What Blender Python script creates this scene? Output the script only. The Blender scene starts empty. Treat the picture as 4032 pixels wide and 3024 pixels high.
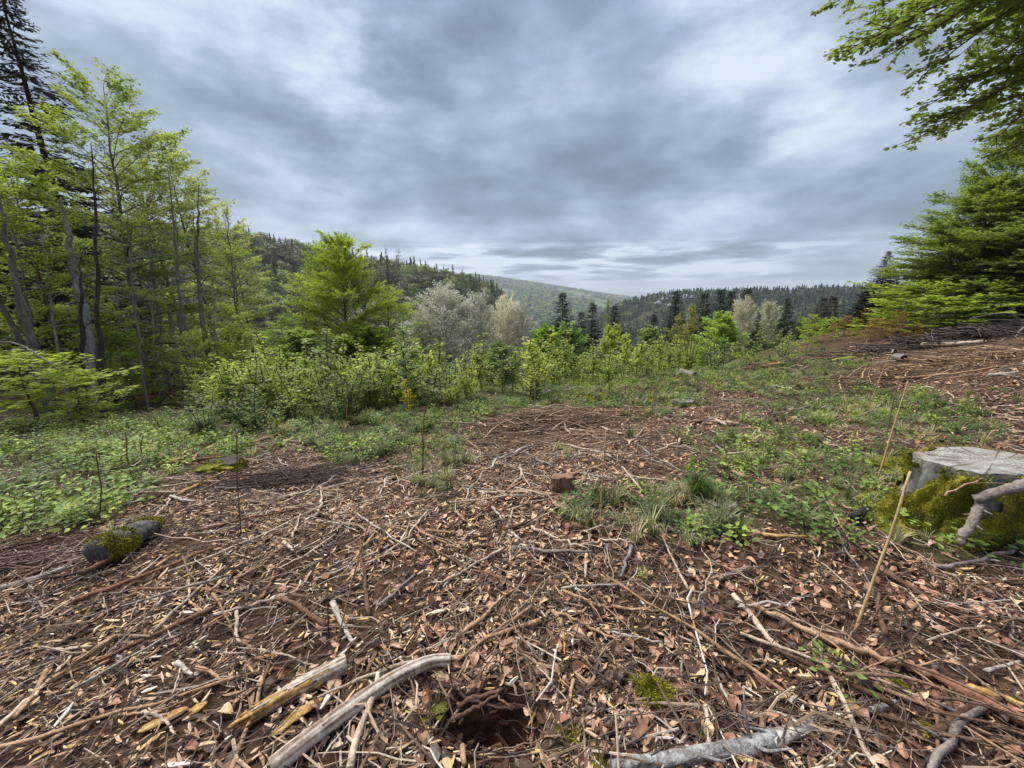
import bpy, math, numpy as np
from mathutils import Vector, Matrix, Euler
rad = math.radians
S = bpy.context.scene
C = S.collection

# ------------------------------------------------------------------ camera
F = 1500.0                      # focal length in pixels of a 4032 px wide frame
PITCH = rad(13.4)
CZ = 1.42
cam_d = bpy.data.cameras.new('camera')
cam_d.sensor_width = 36.0
cam_d.lens = F / 4032.0 * 36.0
cam_d.clip_start = 0.05
cam_d.clip_end = 40000
cam = bpy.data.objects.new('camera', cam_d)
cam.location = (0, 0, CZ)
cam.rotation_euler = (math.pi/2 - PITCH, 0, 0)
C.objects.link(cam)
S.camera = cam
CP, SP = math.cos(PITCH), math.sin(PITCH)

def ray(px, py):
    a = (px - 2016.0)/F; b = (1512.0 - py)/F
    return np.array([a, CP + b*SP, -SP + b*CP])

# ------------------------------------------------------------------ sky
SUN_EL, SUN_AZ = rad(58), rad(-50)       # azimuth from the view direction (+Y), negative to the left
W = bpy.data.worlds.new('World'); S.world = W; W.use_nodes = True
nt = W.node_tree; nt.nodes.clear()
def N(t, **k):
    n = nt.nodes.new(t)
    for a, b in k.items(): setattr(n, a, b)
    return n
def L(a, b): nt.links.new(a, b)
def M(op, a, b=None, c=None, clamp=False):
    n = nt.nodes.new('ShaderNodeMath'); n.operation = op; n.use_clamp = clamp
    for i, v in enumerate((a, b, c)):
        if v is None: continue
        if isinstance(v, (int, float)): n.inputs[i].default_value = v
        else: nt.links.new(v, n.inputs[i])
    return n.outputs[0]
sky = N('ShaderNodeTexSky', sky_type='NISHITA'); sky.sun_disc = False
sky.sun_elevation = SUN_EL; sky.sun_rotation = SUN_AZ
bg1 = N('ShaderNodeBackground'); bg1.inputs[1].default_value = 0.05
L(sky.outputs[0], bg1.inputs[0])
tc = N('ShaderNodeTexCoord')
sep = N('ShaderNodeSeparateXYZ'); L(tc.outputs['Generated'], sep.inputs[0])
zc = M('MAXIMUM', sep.outputs[2], 0.0)
den = M('ADD', zc, 0.16)
cu = M('DIVIDE', sep.outputs[0], den); cv = M('DIVIDE', sep.outputs[1], den)
cmb = N('ShaderNodeCombineXYZ'); L(cu, cmb.inputs[0]); L(cv, cmb.inputs[1])
def noise(vec, sc, det, rough=0.5, dist=0.0, off=(0, 0, 0), stretch=(1, 1, 1)):
    mp = N('ShaderNodeMapping'); mp.inputs['Location'].default_value = off; mp.inputs['Scale'].default_value = stretch
    L(vec, mp.inputs[0])
    n = N('ShaderNodeTexNoise'); n.inputs['Scale'].default_value = sc; n.inputs['Detail'].default_value = det
    n.inputs['Roughness'].default_value = rough; n.inputs['Distortion'].default_value = dist
    L(mp.outputs[0], n.inputs['Vector']); return n.outputs[0]
n1 = noise(cmb.outputs[0], 1.15, 6, 0.5, 0.15, (3.1, 7.7, 0))
n2 = noise(cmb.outputs[0], 3.2, 8, 0.62, 0.1, (11.3, 2.2, 4), (1, .8, 1))
n3 = noise(tc.outputs['Generated'], 2.7, 9, 0.58, 0.0, (5.2, 1.2, 2.4), (1, 1, 2.2))
n4 = noise(tc.outputs['Generated'], 5.0, 7, 0.55, 0.2, (1.4, 9.2, 3), (1, 1, 9))
n5 = noise(tc.outputs['Generated'], 7.5, 7, 0.55, 0.0, (2.2, 6.1, 0.4), (1, 1, 2.3))
mixn = M('ADD', M('ADD', M('MULTIPLY', n1, 0.30), M('MULTIPLY', n5, 0.20)), M('ADD', M('MULTIPLY', n2, 0.08), M('MULTIPLY', n3, 0.42)))
val = M('MULTIPLY_ADD', M('SUBTRACT', mixn, 0.5), 4.1, 0.46)
def lobe(px, py, kx, amp):
    """a broad brighter or darker cloud mass in one direction of the sky"""
    global val
    d = ray(px, py); d /= np.linalg.norm(d)
    vm = N('ShaderNodeVectorMath', operation='DOT_PRODUCT'); L(tc.outputs['Generated'], vm.inputs[0]); vm.inputs[1].default_value = d
    e = M('POWER', M('MAXIMUM', vm.outputs['Value'], 0.0), kx)
    wob = M('MULTIPLY_ADD', M('SUBTRACT', M('ADD', n3, n3), 1.0), 3.0, 1.0)
    val = M('MULTIPLY_ADD', M('MULTIPLY', e, wob), amp*.85, val)
for a in [(1430, 190, 60, .26), (1300, 340, 110, .22), (2950, 130, 120, .42), (3120, 520, 300, .36), (2180, 250, 260, .20), (900, 120, 30, .05),
          (2200, 90, 200, -.18), (2450, 480, 60, -.26), (2200, 640, 60, -.12), (700, 300, 20, .03), (3500, 650, 40, -.12), (1750, 560, 90, -.14), (1120, 470, 120, -.10),
          (3750, 300, 60, .14), (1900, 880, 120, -.10)]: lobe(*a)
# a brighter band of thin cloud low in the sky, dark base right at the horizon
band = M('MULTIPLY', M('SMOOTH_MIN', M('DIVIDE', sep.outputs[2], 0.035), M('DIVIDE', M('SUBTRACT', 0.125, sep.outputs[2]), 0.03), 0.4), 1.0, clamp=True)
xb = M('POWER', M('MAXIMUM', M('MULTIPLY_ADD', sep.outputs[0], 0.09, M('MULTIPLY', sep.outputs[1], 0.995)), 0.0), 7.0)
val = M('ADD', val, M('MULTIPLY', M('MULTIPLY', band, xb), M('MULTIPLY_ADD', M('SUBTRACT', n4, 0.49), 6.5, 0.36)))
cr = N('ShaderNodeValToRGB'); L(val, cr.inputs[0])
e = cr.color_ramp.elements
e[0].position = 0.0; e[0].color = (0.180, 0.230, 0.310, 1)
e[1].position = 1.15 if False else 1.0; e[1].color = (0.74, 0.83, 0.95, 1)
for p, c in ((0.25, (0.250, 0.320, 0.430)), (0.50, (0.365, 0.450, 0.590)), (0.78, (0.57, 0.67, 0.83))):
    x = e.new(p); x.color = (*c, 1)
bg2 = N('ShaderNodeBackground'); L(cr.outputs[0], bg2.inputs[0]); bg2.inputs[1].default_value = 0.236
mx = N('ShaderNodeMixShader'); mx.inputs[0].default_value = 0.97
L(bg1.outputs[0], mx.inputs[1]); L(bg2.outputs[0], mx.inputs[2])
wo = N('ShaderNodeOutputWorld'); L(mx.outputs[0], wo.inputs[0])

sd = bpy.data.lights.new('sun', 'SUN'); sd.energy = 1.5; sd.angle = rad(45); sd.color = (1.0, 0.97, 0.92)
sun = bpy.data.objects.new('sun', sd); C.objects.link(sun)
sdir = Vector((math.sin(SUN_AZ)*math.cos(SUN_EL), math.cos(SUN_AZ)*math.cos(SUN_EL), math.sin(SUN_EL)))
sun.rotation_euler = sdir.to_track_quat('Z', 'Y').to_euler()
S.view_settings.view_transform = 'Standard'; S.view_settings.look = 'None'
S.view_settings.exposure = 2.1; S.view_settings.gamma = 1.0; S.view_settings.use_curve_mapping = False
S.cycles.max_bounces = 8; S.cycles.diffuse_bounces = 3; S.cycles.transmission_bounces = 4; S.cycles.volume_bounces = 0
S.cycles.use_denoising = True

# ------------------------------------------------------------------ numeric helpers
def _hash(ix, iy, s):
    h = (ix.astype(np.int64)*374761393 + iy.astype(np.int64)*668265263 + s*1274126177) & 0xffffffff
    h = ((h ^ (h >> 13))*1103515245) & 0xffffffff
    h = ((h ^ (h >> 16))*2654435761) & 0xffffffff
    return ((h ^ (h >> 15)) & 0xffffff)/float(0xffffff)
def vn(x, y, s=0):
    x = np.asarray(x, float); y = np.asarray(y, float)
    ix = np.floor(x); iy = np.floor(y); fx = x-ix; fy = y-iy
    fx = fx*fx*(3-2*fx); fy = fy*fy*(3-2*fy)
    a = _hash(ix, iy, s); b = _hash(ix+1, iy, s); c = _hash(ix, iy+1, s); d = _hash(ix+1, iy+1, s)
    return (a*(1-fx)+b*fx)*(1-fy)+(c*(1-fx)+d*fx)*fy
def fbm(x, y, s=0, o=4):
    r = 0.0; a = 0.5
    for i in range(o):
        r = r + a*(vn(x*2**i+17.3*i, y*2**i-9.1*i, s+i)*2-1); a *= 0.5
    return r
def sst(t): t = np.clip(t, 0, 1); return t*t*(3-2*t)

def P3(px, py, t):              # point on the pixel's ray at depth t
    d = ray(px, py); return np.array([d[0]*t, d[1]*t, CZ+d[2]*t])
# ------------------------------------------------------------------ terrain
ctl = [(0, 0, 0), (0, 1.2, 0), (-1.2, .6, 0), (1.2, .6, 0), (0, 2.6, -.03), (-2.2, 2, -.05), (2.4, 2.0, 0.02), (0, -3, .15), (-4, -2, -.1), (4, -2, .3)]
for px, py, t in [(0, 1650, 8.5), (390, 1620, 11), (700, 1520, 14), (0, 1900, 3.5), (1000, 1700, 6.0), (1350, 1660, 6.0), (2100, 1560, 8.0), (1700, 1560, 9.0), (2500, 1490, 10.5),
                  (2850, 1450, 12), (3150, 1400, 13), (3500, 1345, 12.5), (4032, 1262, 11), (4400, 1220, 10.5), (4032, 1500, 6), (3500, 1560, 7), (3000, 1650, 5.6), (2016, 1800, 4.2), (1400, 1850, 3.9), (4032, 1800, 3.4), (-500, 1600, 8.5)]:
    ctl.append(tuple(P3(px, py, t)))
ctl += [(-18, 22, -4.2), (-28, 20, -6.5), (0, 16, -3.6), (0, 30, -9.5), (8, 22, -4.5), (14, 18, -.6), (20, 16, .6), (20, 28, -4.5), (34, 22, -2), (30, 4, 4), (34, 45, -12), (-25, 50, -17), (0, 60, -21),
        (-40, 5, -5), (0, -30, 5), (-30, -25, 1), (30, -25, 8), (60, 10, 5), (-60, 20, -16), (0, -60, 9), (50, 60, -18)]
ctl = np.array(ctl)
def _tps_fit(P):
    n = len(P); d = np.linalg.norm(P[:, None, :2]-P[None, :, :2], axis=2)
    K = np.where(d > 0, d*d*np.log(d+1e-12), 0.0) + np.eye(n)*0.02
    Q = np.hstack([np.ones((n, 1)), P[:, :2]])
    A = np.block([[K, Q], [Q.T, np.zeros((3, 3))]])
    return np.linalg.solve(A, np.concatenate([P[:, 2], np.zeros(3)]))
TW = _tps_fit(ctl)
def tps(x, y):
    z = TW[-3] + TW[-2]*x + TW[-1]*y
    for i, (cx, cy, _) in enumerate(ctl):
        r2 = (x-cx)**2+(y-cy)**2
        z = z + TW[i]*0.5*r2*np.log(r2+1e-12)
    return z
def azel(px, py):
    d = ray(px, py); h = math.hypot(d[0], d[1]); return math.atan2(d[0], d[1]), d[2]/h
def skyline(pts, R, tree):
    a = sorted((azel(px, py)[0], CZ+azel(px, py)[1]*R-tree) for px, py in pts)
    return np.array([p[0] for p in a]), np.array([p[1] for p in a])
LAY = [  # skyline points, crest distance, foot distance, tree height, distance behind, side fade
    ([(-6000, 960), (-900, 870), (0, 870), (300, 850), (600, 880), (960, 925), (1300, 995), (1600, 1035), (1830, 1085), (1960, 1140), (2040, 1225), (2110, 1330)], 260, 62, 7.5, 700),
    ([(1500, 1050), (1900, 1085), (2100, 1112), (2300, 1142), (2450, 1165), (2560, 1178), (2750, 1185)], 2600, 620, 9, 5200),
    ([(2100, 1166), (2380, 1160), (2470, 1151), (2520, 1149), (2560, 1157), (2620, 1154), (2740, 1165), (3000, 1168), (4000, 1168)], 9000, 6500, 0, 11000),
    ([(2300, 1290), (2390, 1225), (2460, 1190), (2560, 1162), (2700, 1147), (2900, 1138), (3200, 1131), (3400, 1127), (3700, 1115), (4200, 1090), (4900, 1060)], 560, 190, 9, 1400),
]
LAY = [(skyline(p, R, th), R, r0, rb) for p, R, r0, th, rb in LAY]
PIT = P3(1935, 2800, 1.33)
def Zg(x, y):
    x = np.asarray(x, float); y = np.asarray(y, float)
    r = np.hypot(x, y); az = np.arctan2(x, y)
    k = 55/np.maximum(r, 55)
    near = tps(x*k, y*k)
    base = np.interp(r, [45, 70, 140, 300, 700, 13000], [-16, -24, -34, -46, -62, -62])
    front = sst((np.cos(az)+0.15)/0.5)
    base = base*front + (1-front)*np.interp(r, [45, 200, 2000], [4, 10, -20])
    far = base
    for (sa, sz), R, r0, rb in LAY:
        zc_ = np.interp(az, sa, sz)
        edge = sst((az-(sa[0]-0.25))/0.25)*sst(((sa[-1]+0.25)-az)/0.25)
        s = np.where(r < R, sst((r-r0)/(R-r0))**0.9, 1-sst((r-R)/(rb-R)))
        far = np.maximum(far, base+(zc_-base)*s*edge)
    far = far + fbm(x/60, y/60, 5, 4)*np.clip((r-60)/300, 0, 1)*3.0
    w = sst((r-34)/30)
    z = near*(1-w)+far*w
    z = z + fbm(x*.9, y*.9, 21, 3)*.07*sst((r-.3)/3) + fbm(x*4, y*4, 31, 3)*0.035
    z = z + 0.16*np.exp(-(((x+.02)/.9)**2+((y-1.05)/.18)**2))*0
    pd = ((x-PIT[0])/.17)**2+((y-PIT[1]+.01)/.085)**2
    z = z - 0.28*np.exp(-pd**2)
    return z
_t = np.concatenate([np.arange(.4, 6, .01), np.geomspace(6, 300, 900)])
def gt(px, py):
    d = ray(px, py)
    h = CZ+_t*d[2]-Zg(_t*d[0], _t*d[1])
    i = int(np.argmax(h < 0))
    if h[i] >= 0: i = len(_t)-1
    a, b = h[max(i-1, 0)], h[i]
    t = _t[i-1]+(_t[i]-_t[i-1])*(a/(a-b+1e-12)) if i else _t[0]
    return t
def G(px, py, up=0.0):
    t = gt(px, py); d = ray(px, py); x, y = d[0]*t, d[1]*t
    return np.array([x, y, float(Zg(x, y))+up])
def project(x, y, z):
    v = np.stack([x, y, z-CZ], -1)
    c = v[..., 1]*CP - v[..., 2]*SP
    u = v[..., 1]*SP + v[..., 2]*CP
    c = np.maximum(c, 1e-3)
    return 2016+F*v[..., 0]/c, 1512-F*u/c
def inpoly(px, py, poly):
    ins = np.zeros(px.shape, bool); n = len(poly)
    for i in range(n):
        x1, y1 = poly[i]; x2, y2 = poly[(i+1) % n]
        c = ((y1 > py) != (y2 > py)) & (px < (x2-x1)*(py-y1)/((y2-y1) or 1e-9)+x1)
        ins ^= c
    return ins
GREEN = {   # outlines of the overgrown patches, taken where they lie on the ground
    'left': [(-900, 1690), (300, 1680), (700, 1650), (1150, 1600), (1050, 1700), (880, 1790), (620, 1900), (480, 1960), (330, 2070), (-900, 2200)],
    'mid': [(700, 1570), (1500, 1500), (2000, 1520), (2500, 1440), (3000, 1370), (3420, 1400), (3350, 1500), (2900, 1560), (2500, 1650), (2150, 1600), (1850, 1680), (1800, 1760), (1600, 1790), (1330, 1800), (1250, 1740), (1000, 1700)],
    'centre': [(2180, 2050), (2250, 1950), (2500, 1930), (2650, 1880), (2850, 1960), (2950, 2040), (2950, 2180), (2700, 2180), (2450, 2170), (2250, 2090)],
    'right': [(2680, 1760), (3000, 1670), (3350, 1720), (3600, 1760), (3560, 1950), (3350, 2160), (3150, 2170), (2950, 2080), (2850, 1980), (2720, 1890)],
    'strip': [(3000, 1560), (3350, 1500), (3700, 1560), (3950, 1680), (3960, 1780), (3700, 1760), (3400, 1680), (3050, 1640)],
    'stump': [(3480, 2020), (3700, 2050), (4300, 2050), (4500, 2260), (3800, 2240), (3560, 2190)],
    'knob': [(1560, 1850), (1800, 1800), (1860, 1900), (1800, 2000), (1640, 1960)],
}
def green_at(x, y):
    z = Zg(x, y); px, py = project(x, y, z)
    px = px+150*fbm(x*2.3, y*2.3, 77, 4); py = py+110*fbm(x*2.1, y*2.1, 78, 4)
    g = {k: inpoly(px, py, p) & (y > .2) for k, p in GREEN.items()}
    return g
def any_green(x, y):
    g = green_at(x, y); r = np.zeros(np.shape(x), bool)
    for v in g.values(): r |= v
    return r

# ------------------------------------------------------------------ mesh helpers
class MB:
    def __init__(s): s.v = []; s.q = []; s.t = []; s.qm = []; s.tm = []; s.c = []; s.n = 0
    def add(s, V, Q=None, T=None, mi=0, tint=0.5):
        V = np.asarray(V, float).reshape(-1, 3)
        if Q is not None and len(Q): Q = np.asarray(Q, int); s.q.append(Q+s.n); s.qm.append(np.full(len(Q), mi))
        if T is not None and len(T): T = np.asarray(T, int); s.t.append(T+s.n); s.tm.append(np.full(len(T), mi))
        s.c.append(np.broadcast_to(np.asarray(tint, float), (len(V),)))
        s.v.append(V); s.n += len(V)
    def mesh(s, name, mats, smooth=False):
        me = bpy.data.meshes.new(name)
        V = np.concatenate(s.v); me.vertices.add(len(V)); me.vertices.foreach_set('co', V.astype(np.float32).ravel())
        Q = np.concatenate(s.q) if s.q else np.zeros((0, 4), int); T = np.concatenate(s.t) if s.t else np.zeros((0, 3), int)
        li = np.concatenate([Q.ravel(), T.ravel()]); me.loops.add(len(li)); me.loops.foreach_set('vertex_index', li.astype(np.int32))
        st = np.concatenate([np.arange(len(Q))*4, len(Q)*4+np.arange(len(T))*3]).astype(np.int32)
        me.polygons.add(len(st)); me.polygons.foreach_set('loop_start', st)
        mi = np.concatenate(s.qm+s.tm) if (s.qm or s.tm) else np.zeros(0)
        me.polygons.foreach_set('material_index', mi.astype(np.int32))
        me.polygons.foreach_set('use_smooth', np.full(len(st), smooth))
        a = me.attributes.new('tint', 'FLOAT', 'POINT'); a.data.foreach_set('value', np.concatenate(s.c).astype(np.float32))
        for m in (mats if isinstance(mats, (list, tuple)) else [mats]): me.materials.append(m)
        me.update(calc_edges=True)
        return me
def unit(v): return v/np.maximum(np.linalg.norm(v, axis=-1, keepdims=True), 1e-9)
def tube(mb, path, r, k=8, mi=0, tint=.5, cap=True, flat=1.0, rough=0.0, rng=None):
    path = np.asarray(path, float); n = len(path); r = np.broadcast_to(np.asarray(r, float), (n,))
    T = unit(np.gradient(path, axis=0))
    ref = np.array([0, 0, 1.0]) if abs(T[:, 2]).mean() < .8 else np.array([1.0, 0, 0])
    U = unit(np.cross(T, ref)); Vv = np.cross(U, T)
    a = np.linspace(0, 2*math.pi, k, endpoint=False)
    rr = r[:, None]*np.ones((1, k))
    if rough and rng is not None: rr = rr*(1+rough*rng.normal(size=(n, k)))
    V = path[:, None]+rr[..., None]*(np.cos(a)[None, :, None]*U[:, None]+flat*np.sin(a)[None, :, None]*Vv[:, None])
    V = V.reshape(-1, 3)
    i = np.arange(n-1)[:, None]*k; j = np.arange(k)[None]
    Q = np.stack([i+j, i+(j+1) % k, i+k+(j+1) % k, i+k+j], -1).reshape(-1, 4)
    Tt = []
    if cap:
        V = np.vstack([V, path[0], path[-1]]); c0, c1 = n*k, n*k+1
        for q in range(k):
            Tt.append((c0, (q+1) % k, q)); Tt.append((c1, (n-1)*k+q, (n-1)*k+(q+1) % k))
    if rough and rng is not None and k >= 14:
        col = rng.random(k); col = .6*col+.2*(np.roll(col, 1)+np.roll(col, -1)); tv = np.clip(col[None]+np.cumsum(rng.normal(0, .08, (n, k)), 0), 0, 1).ravel(); tint = np.concatenate([tv, [.5, .5]]) if cap else tv
    mb.add(V, Q, Tt, mi, tint)
def segs(mb, A, B, ra, rb, k=3, mi=0, tint=.5):
    A = np.asarray(A, float).reshape(-1, 3); B = np.asarray(B, float).reshape(-1, 3); n = len(A)
    if not n: return
    T = unit(B-A); ref = np.where(np.abs(T[:, 2:3]) < .9, np.array([[0, 0, 1.0]]), np.array([[1.0, 0, 0]]))
    U = unit(np.cross(T, ref)); Vv = np.cross(U, T)
    a = np.linspace(0, 2*math.pi, k, endpoint=False); o = np.cos(a)[None, :, None]*U[:, None]+np.sin(a)[None, :, None]*Vv[:, None]
    ra = np.broadcast_to(ra, (n,))[:, None, None]; rb = np.broadcast_to(rb, (n,))[:, None, None]
    V = np.concatenate([A[:, None]+o*ra, B[:, None]+o*rb], 1).reshape(-1, 3)
    i = np.arange(n)[:, None]*2*k; j = np.arange(k)[None]
    Q = np.stack([i+j, i+(j+1) % k, i+k+(j+1) % k, i+k+j], -1).reshape(-1, 4)
    mb.add(V, Q, None, mi, tint if np.ndim(tint) == 0 else np.repeat(tint, 2*k))
def leaves(mb, P, D, Nn, l, w, mi=0, tint=None, fold=0.0):
    """one rhomboid leaf per point: base P, direction D, face normal Nn"""
    n = len(P)
    if not n: return
    D = unit(D); Sd = unit(np.cross(D, Nn)); Up = np.cross(Sd, D)
    l = np.broadcast_to(l, (n,))[:, None]; w = np.broadcast_to(w, (n,))[:, None]
    V = np.stack([P, P+D*l*.45+Sd*w*.5+Up*fold*w, P+D*l, P+D*l*.45-Sd*w*.5+Up*fold*w], 1).reshape(-1, 3)
    Q = np.arange(n)[:, None]*4+np.arange(4)[None]
    mb.add(V, Q, None, mi, np.repeat(tint, 4) if tint is not None else .5)

def tag(o, label=None, cat=None, group=None, kind=None):
    if label: o['label'] = label
    if cat: o['category'] = cat
    if group: o['group'] = group
    if kind: o['kind'] = kind
    return o
def ob(name, me, parent=None, loc=None, rot=None, scale=None, color=None):
    o = bpy.data.objects.new(name, me); C.objects.link(o)
    if parent is not None: o.parent = parent
    if loc is not None: o.location = loc
    if rot is not None: o.rotation_euler = rot
    if scale is not None: o.scale = scale if hasattr(scale, '__len__') else (scale,)*3
    if color is not None: o.color = (*color, 1)
    return o

# ------------------------------------------------------------------ materials
def mat(name):
    m = bpy.data.materials.new(name); m.use_nodes = True; t = m.node_tree; t.nodes.clear()
    return m, t
class NT:
    def __init__(s, name): s.m, s.t = mat(name)
    def n(s, ty, ins=None, **k):
        x = s.t.nodes.new(ty)
        for a, b in k.items(): setattr(x, a, b)
        for a, b in (ins or {}).items():
            if hasattr(b, 'is_linked') or isinstance(b, bpy.types.NodeSocket): s.t.links.new(b, x.inputs[a])
            else: x.inputs[a].default_value = b
        return x
    def math(s, op, a, b=0.0, c=0.0, clamp=False):
        return s.n('ShaderNodeMath', {0: a, 1: b, 2: c}, operation=op, use_clamp=clamp).outputs[0]
    def ramp(s, fac, stops, interp='LINEAR'):
        x = s.n('ShaderNodeValToRGB', {0: fac}); x.color_ramp.interpolation = interp
        e = x.color_ramp.elements
        while len(e) > 1: e.remove(e[-1])
        e[0].position = stops[0][0]; e[0].color = (*stops[0][1], 1)
        for p, c in stops[1:]: y = e.new(p); y.color = (*c, 1)
        return x.outputs[0]
    def mix(s, f, a, b, mode='MIX'):
        x = s.n('ShaderNodeMix', data_type='RGBA', blend_type=mode)
        for i, v in ((0, f), (6, a), (7, b)):
            if isinstance(v, bpy.types.NodeSocket): s.t.links.new(v, x.inputs[i])
            else: x.inputs[i].default_value = v if i == 0 else (*v, 1)
        return x.outputs[2]
    def scale(s, col, f):
        x = s.n('ShaderNodeVectorMath', operation='SCALE'); s.t.links.new(col, x.inputs[0])
        if isinstance(f, bpy.types.NodeSocket): s.t.links.new(f, x.inputs[3])
        else: x.inputs[3].default_value = f
        return x.outputs[0]
    def noise(s, vec, sc, det=4, rough=.55, st=(1, 1, 1)):
        mp = s.n('ShaderNodeMapping', {0: vec, 'Scale': st})
        return s.n('ShaderNodeTexNoise', {'Vector': mp.outputs[0], 'Scale': sc, 'Detail': det, 'Roughness': rough}).outputs[0]
    def surf(s, col, rough=.8, bump=None, bs=.5, bd=.01, spec=.3):
        b = s.n('ShaderNodeBsdfPrincipled', {'Base Color': col if isinstance(col, bpy.types.NodeSocket) else (*col, 1), 'Roughness': rough, 'Specular IOR Level': spec})
        if bump is not None:
            bn = s.n('ShaderNodeBump', {'Height': bump, 'Strength': bs, 'Distance': bd}); s.t.links.new(bn.outputs[0], b.inputs['Normal'])
        o = s.n('ShaderNodeOutputMaterial', {0: b.outputs[0]}); return s.m
def leaf_mat(name, col=None, trans=.35, var=.30, hue=None, spec=.25, rough=.55, neutral=False):
    """foliage; base colour is the object's own colour unless given; each leaf and each plant a little different"""
    s = NT(name); oi = s.n('ShaderNodeObjectInfo'); ti = s.n('ShaderNodeAttribute', attribute_name='tint').outputs['Fac']
    base = oi.outputs['Color'] if col is None else s.n('ShaderNodeRGB').outputs[0]
    if col is not None: base.default_value = (*col, 1)
    if hue is not None: base = s.ramp(oi.outputs['Random'], hue, 'LINEAR')
    f = s.math('MULTIPLY_ADD', ti, 2*var*1.3, (1-var)*1.3)
    f = s.math('MULTIPLY', f, s.math('MULTIPLY_ADD', oi.outputs['Random'], .3, .85))
    c = s.scale(base, f)
    y = c if neutral else s.mix(s.math('MULTIPLY', ti, .22), c, s.mix(1.0, c, (1.35, 1.12, .62), 'MULTIPLY'))
    b = s.n('ShaderNodeBsdfPrincipled', {'Base Color': y, 'Roughness': rough, 'Specular IOR Level': spec})
    tr = s.n('ShaderNodeBsdfTranslucent', {0: y if neutral else s.mix(1.0, y, (1.25, 1.3, .6), 'MULTIPLY')})
    mxs = s.n('ShaderNodeMixShader', {0: trans, 1: b.outputs[0], 2: tr.outputs[0]})
    s.n('ShaderNodeOutputMaterial', {0: mxs.outputs[0]}); return s.m
def bark_mat(name, c1, c2, c3=None, sc=6, st=(1, 1, .25), use_obj=False, bs=.7, lich=None):
    s = NT(name); g = s.n('ShaderNodeTexCoord').outputs['Object']
    oi = s.n('ShaderNodeObjectInfo')
    a = s.noise(g, sc, 6, .65, st); b = s.noise(g, sc*4, 4, .6, st)
    k = s.math('ADD', s.math('MULTIPLY', a, .6), s.math('MULTIPLY', b, .4))
    col = s.ramp(k, [(.32, c1), (.52, c2), (.68, c3 or c2)])
    if use_obj: col = s.scale(s.mix(1.0, col, oi.outputs['Color'], 'MULTIPLY'), s.math('MULTIPLY_ADD', s.n('ShaderNodeAttribute', attribute_name='tint').outputs['Fac'], .9, .55))
    if lich:
        l = s.noise(g, lich[1], 5, .7)
        col = s.mix(s.ramp(l, [(lich[2], (0, 0, 0)), (lich[2]+.06, (1, 1, 1))]), col, lich[0])
    return s.surf(col, .85, k, bs, .02)
M_LEAF = leaf_mat('foliage', trans=.5)
M_CATKIN = leaf_mat('catkins', trans=.3, neutral=True)
M_NEEDLE = leaf_mat('needles', trans=.08, var=.35, spec=.15)
M_BARKG = bark_mat('bark_grey_brown', (.06, .052, .044), (.17, .155, .13), (.30, .285, .255), 5, (1, 1, .35))
M_BARKD = bark_mat('bark_dark', (.015, .013, .011), (.05, .04, .032), (.09, .075, .06), 7)
M_BARKP = bark_mat('bark_pale', (.10, .09, .08), (.26, .25, .23), (.42, .41, .39), 5, (1, 1, .5), lich=((.06, .07, .05), 3, .6))
M_TWIG = bark_mat('twig_bark', (.05, .035, .025), (.11, .08, .055), None, 9)
M_TWIGP = bark_mat('twig_pale', (.20, .18, .15), (.36, .33, .29), None, 9)
M_STICK = bark_mat('stick_wood', (.30, .28, .26), (.85, .80, .76), (1.15, 1.12, 1.1), 14, (1, 1, 1), use_obj=True)
M_LICHEN = bark_mat('lichen_bark', (.05, .045, .04), (.22, .21, .20), (.34, .34, .33), 22, (1, 1, 1), lich=((.36, .355, .33), 26, .53))
M_BLACK = bark_mat('black_wood', (.008, .007, .006), (.025, .022, .02), (.05, .045, .04), 20, (1, 1, 1))
def fibre_mat(name, stops, sc=60, st=(1, 1, .06)):
    s = NT(name); g = s.n('ShaderNodeTexCoord').outputs['Object']
    k = s.noise(g, sc, 5, .6, st); p = s.noise(g, 9, 6, .65); ti = s.n('ShaderNodeAttribute', attribute_name='tint').outputs['Fac']
    col = s.ramp(s.math('ADD', s.math('MULTIPLY', k, .35), s.math('ADD', s.math('MULTIPLY', p, .40), s.math('MULTIPLY', ti, .25))), stops)
    return s.surf(col, .7, k, .7, .01)
M_HEART = fibre_mat('yellow_heartwood', [(.34, (.10, .05, .02)), (.46, (.36, .20, .06)), (.58, (.58, .38, .14)), (.7, (.66, .50, .26))])
M_SILVER = fibre_mat('barkless_wood', [(.34, (.13, .085, .06)), (.44, (.30, .23, .18)), (.53, (.50, .44, .38)), (.68, (.63, .58, .52))], 40)
s = NT('soil')
g = s.n('ShaderNodeNewGeometry').outputs['Position']
a1 = s.noise(g, 1.3, 6, .6); a2 = s.noise(g, 26, 6, .65); a3 = s.noise(g, 120, 3, .6)
k = s.math('ADD', s.math('MULTIPLY', a1, .35), s.math('MULTIPLY', a2, .65))
col = s.ramp(k, [(.3, (.024, .013, .008)), (.47, (.060, .034, .021)), (.57, (.115, .066, .041)), (.70, (.20, .125, .080))])
gr = s.ramp(s.math('ADD', s.math('MULTIPLY', a2, .6), s.math('MULTIPLY', a1, .4)), [(.35, (.025, .035, .012)), (.5, (.06, .085, .025)), (.66, (.12, .15, .05))])
at = s.n('ShaderNodeAttribute', attribute_name='green').outputs['Fac']
fr = s.n('ShaderNodeAttribute', attribute_name='far').outputs['Fac']; fw = s.n('ShaderNodeAttribute', attribute_name='open').outputs['Fac']
col = s.mix(s.math('MULTIPLY', at, .42), col, gr)
f1 = s.noise(g, .006, 5, .6); f2 = s.noise(g, .03, 5, .65)
fk = s.math('ADD', s.math('MULTIPLY', f1, .6), s.math('MULTIPLY', f2, .4))
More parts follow.
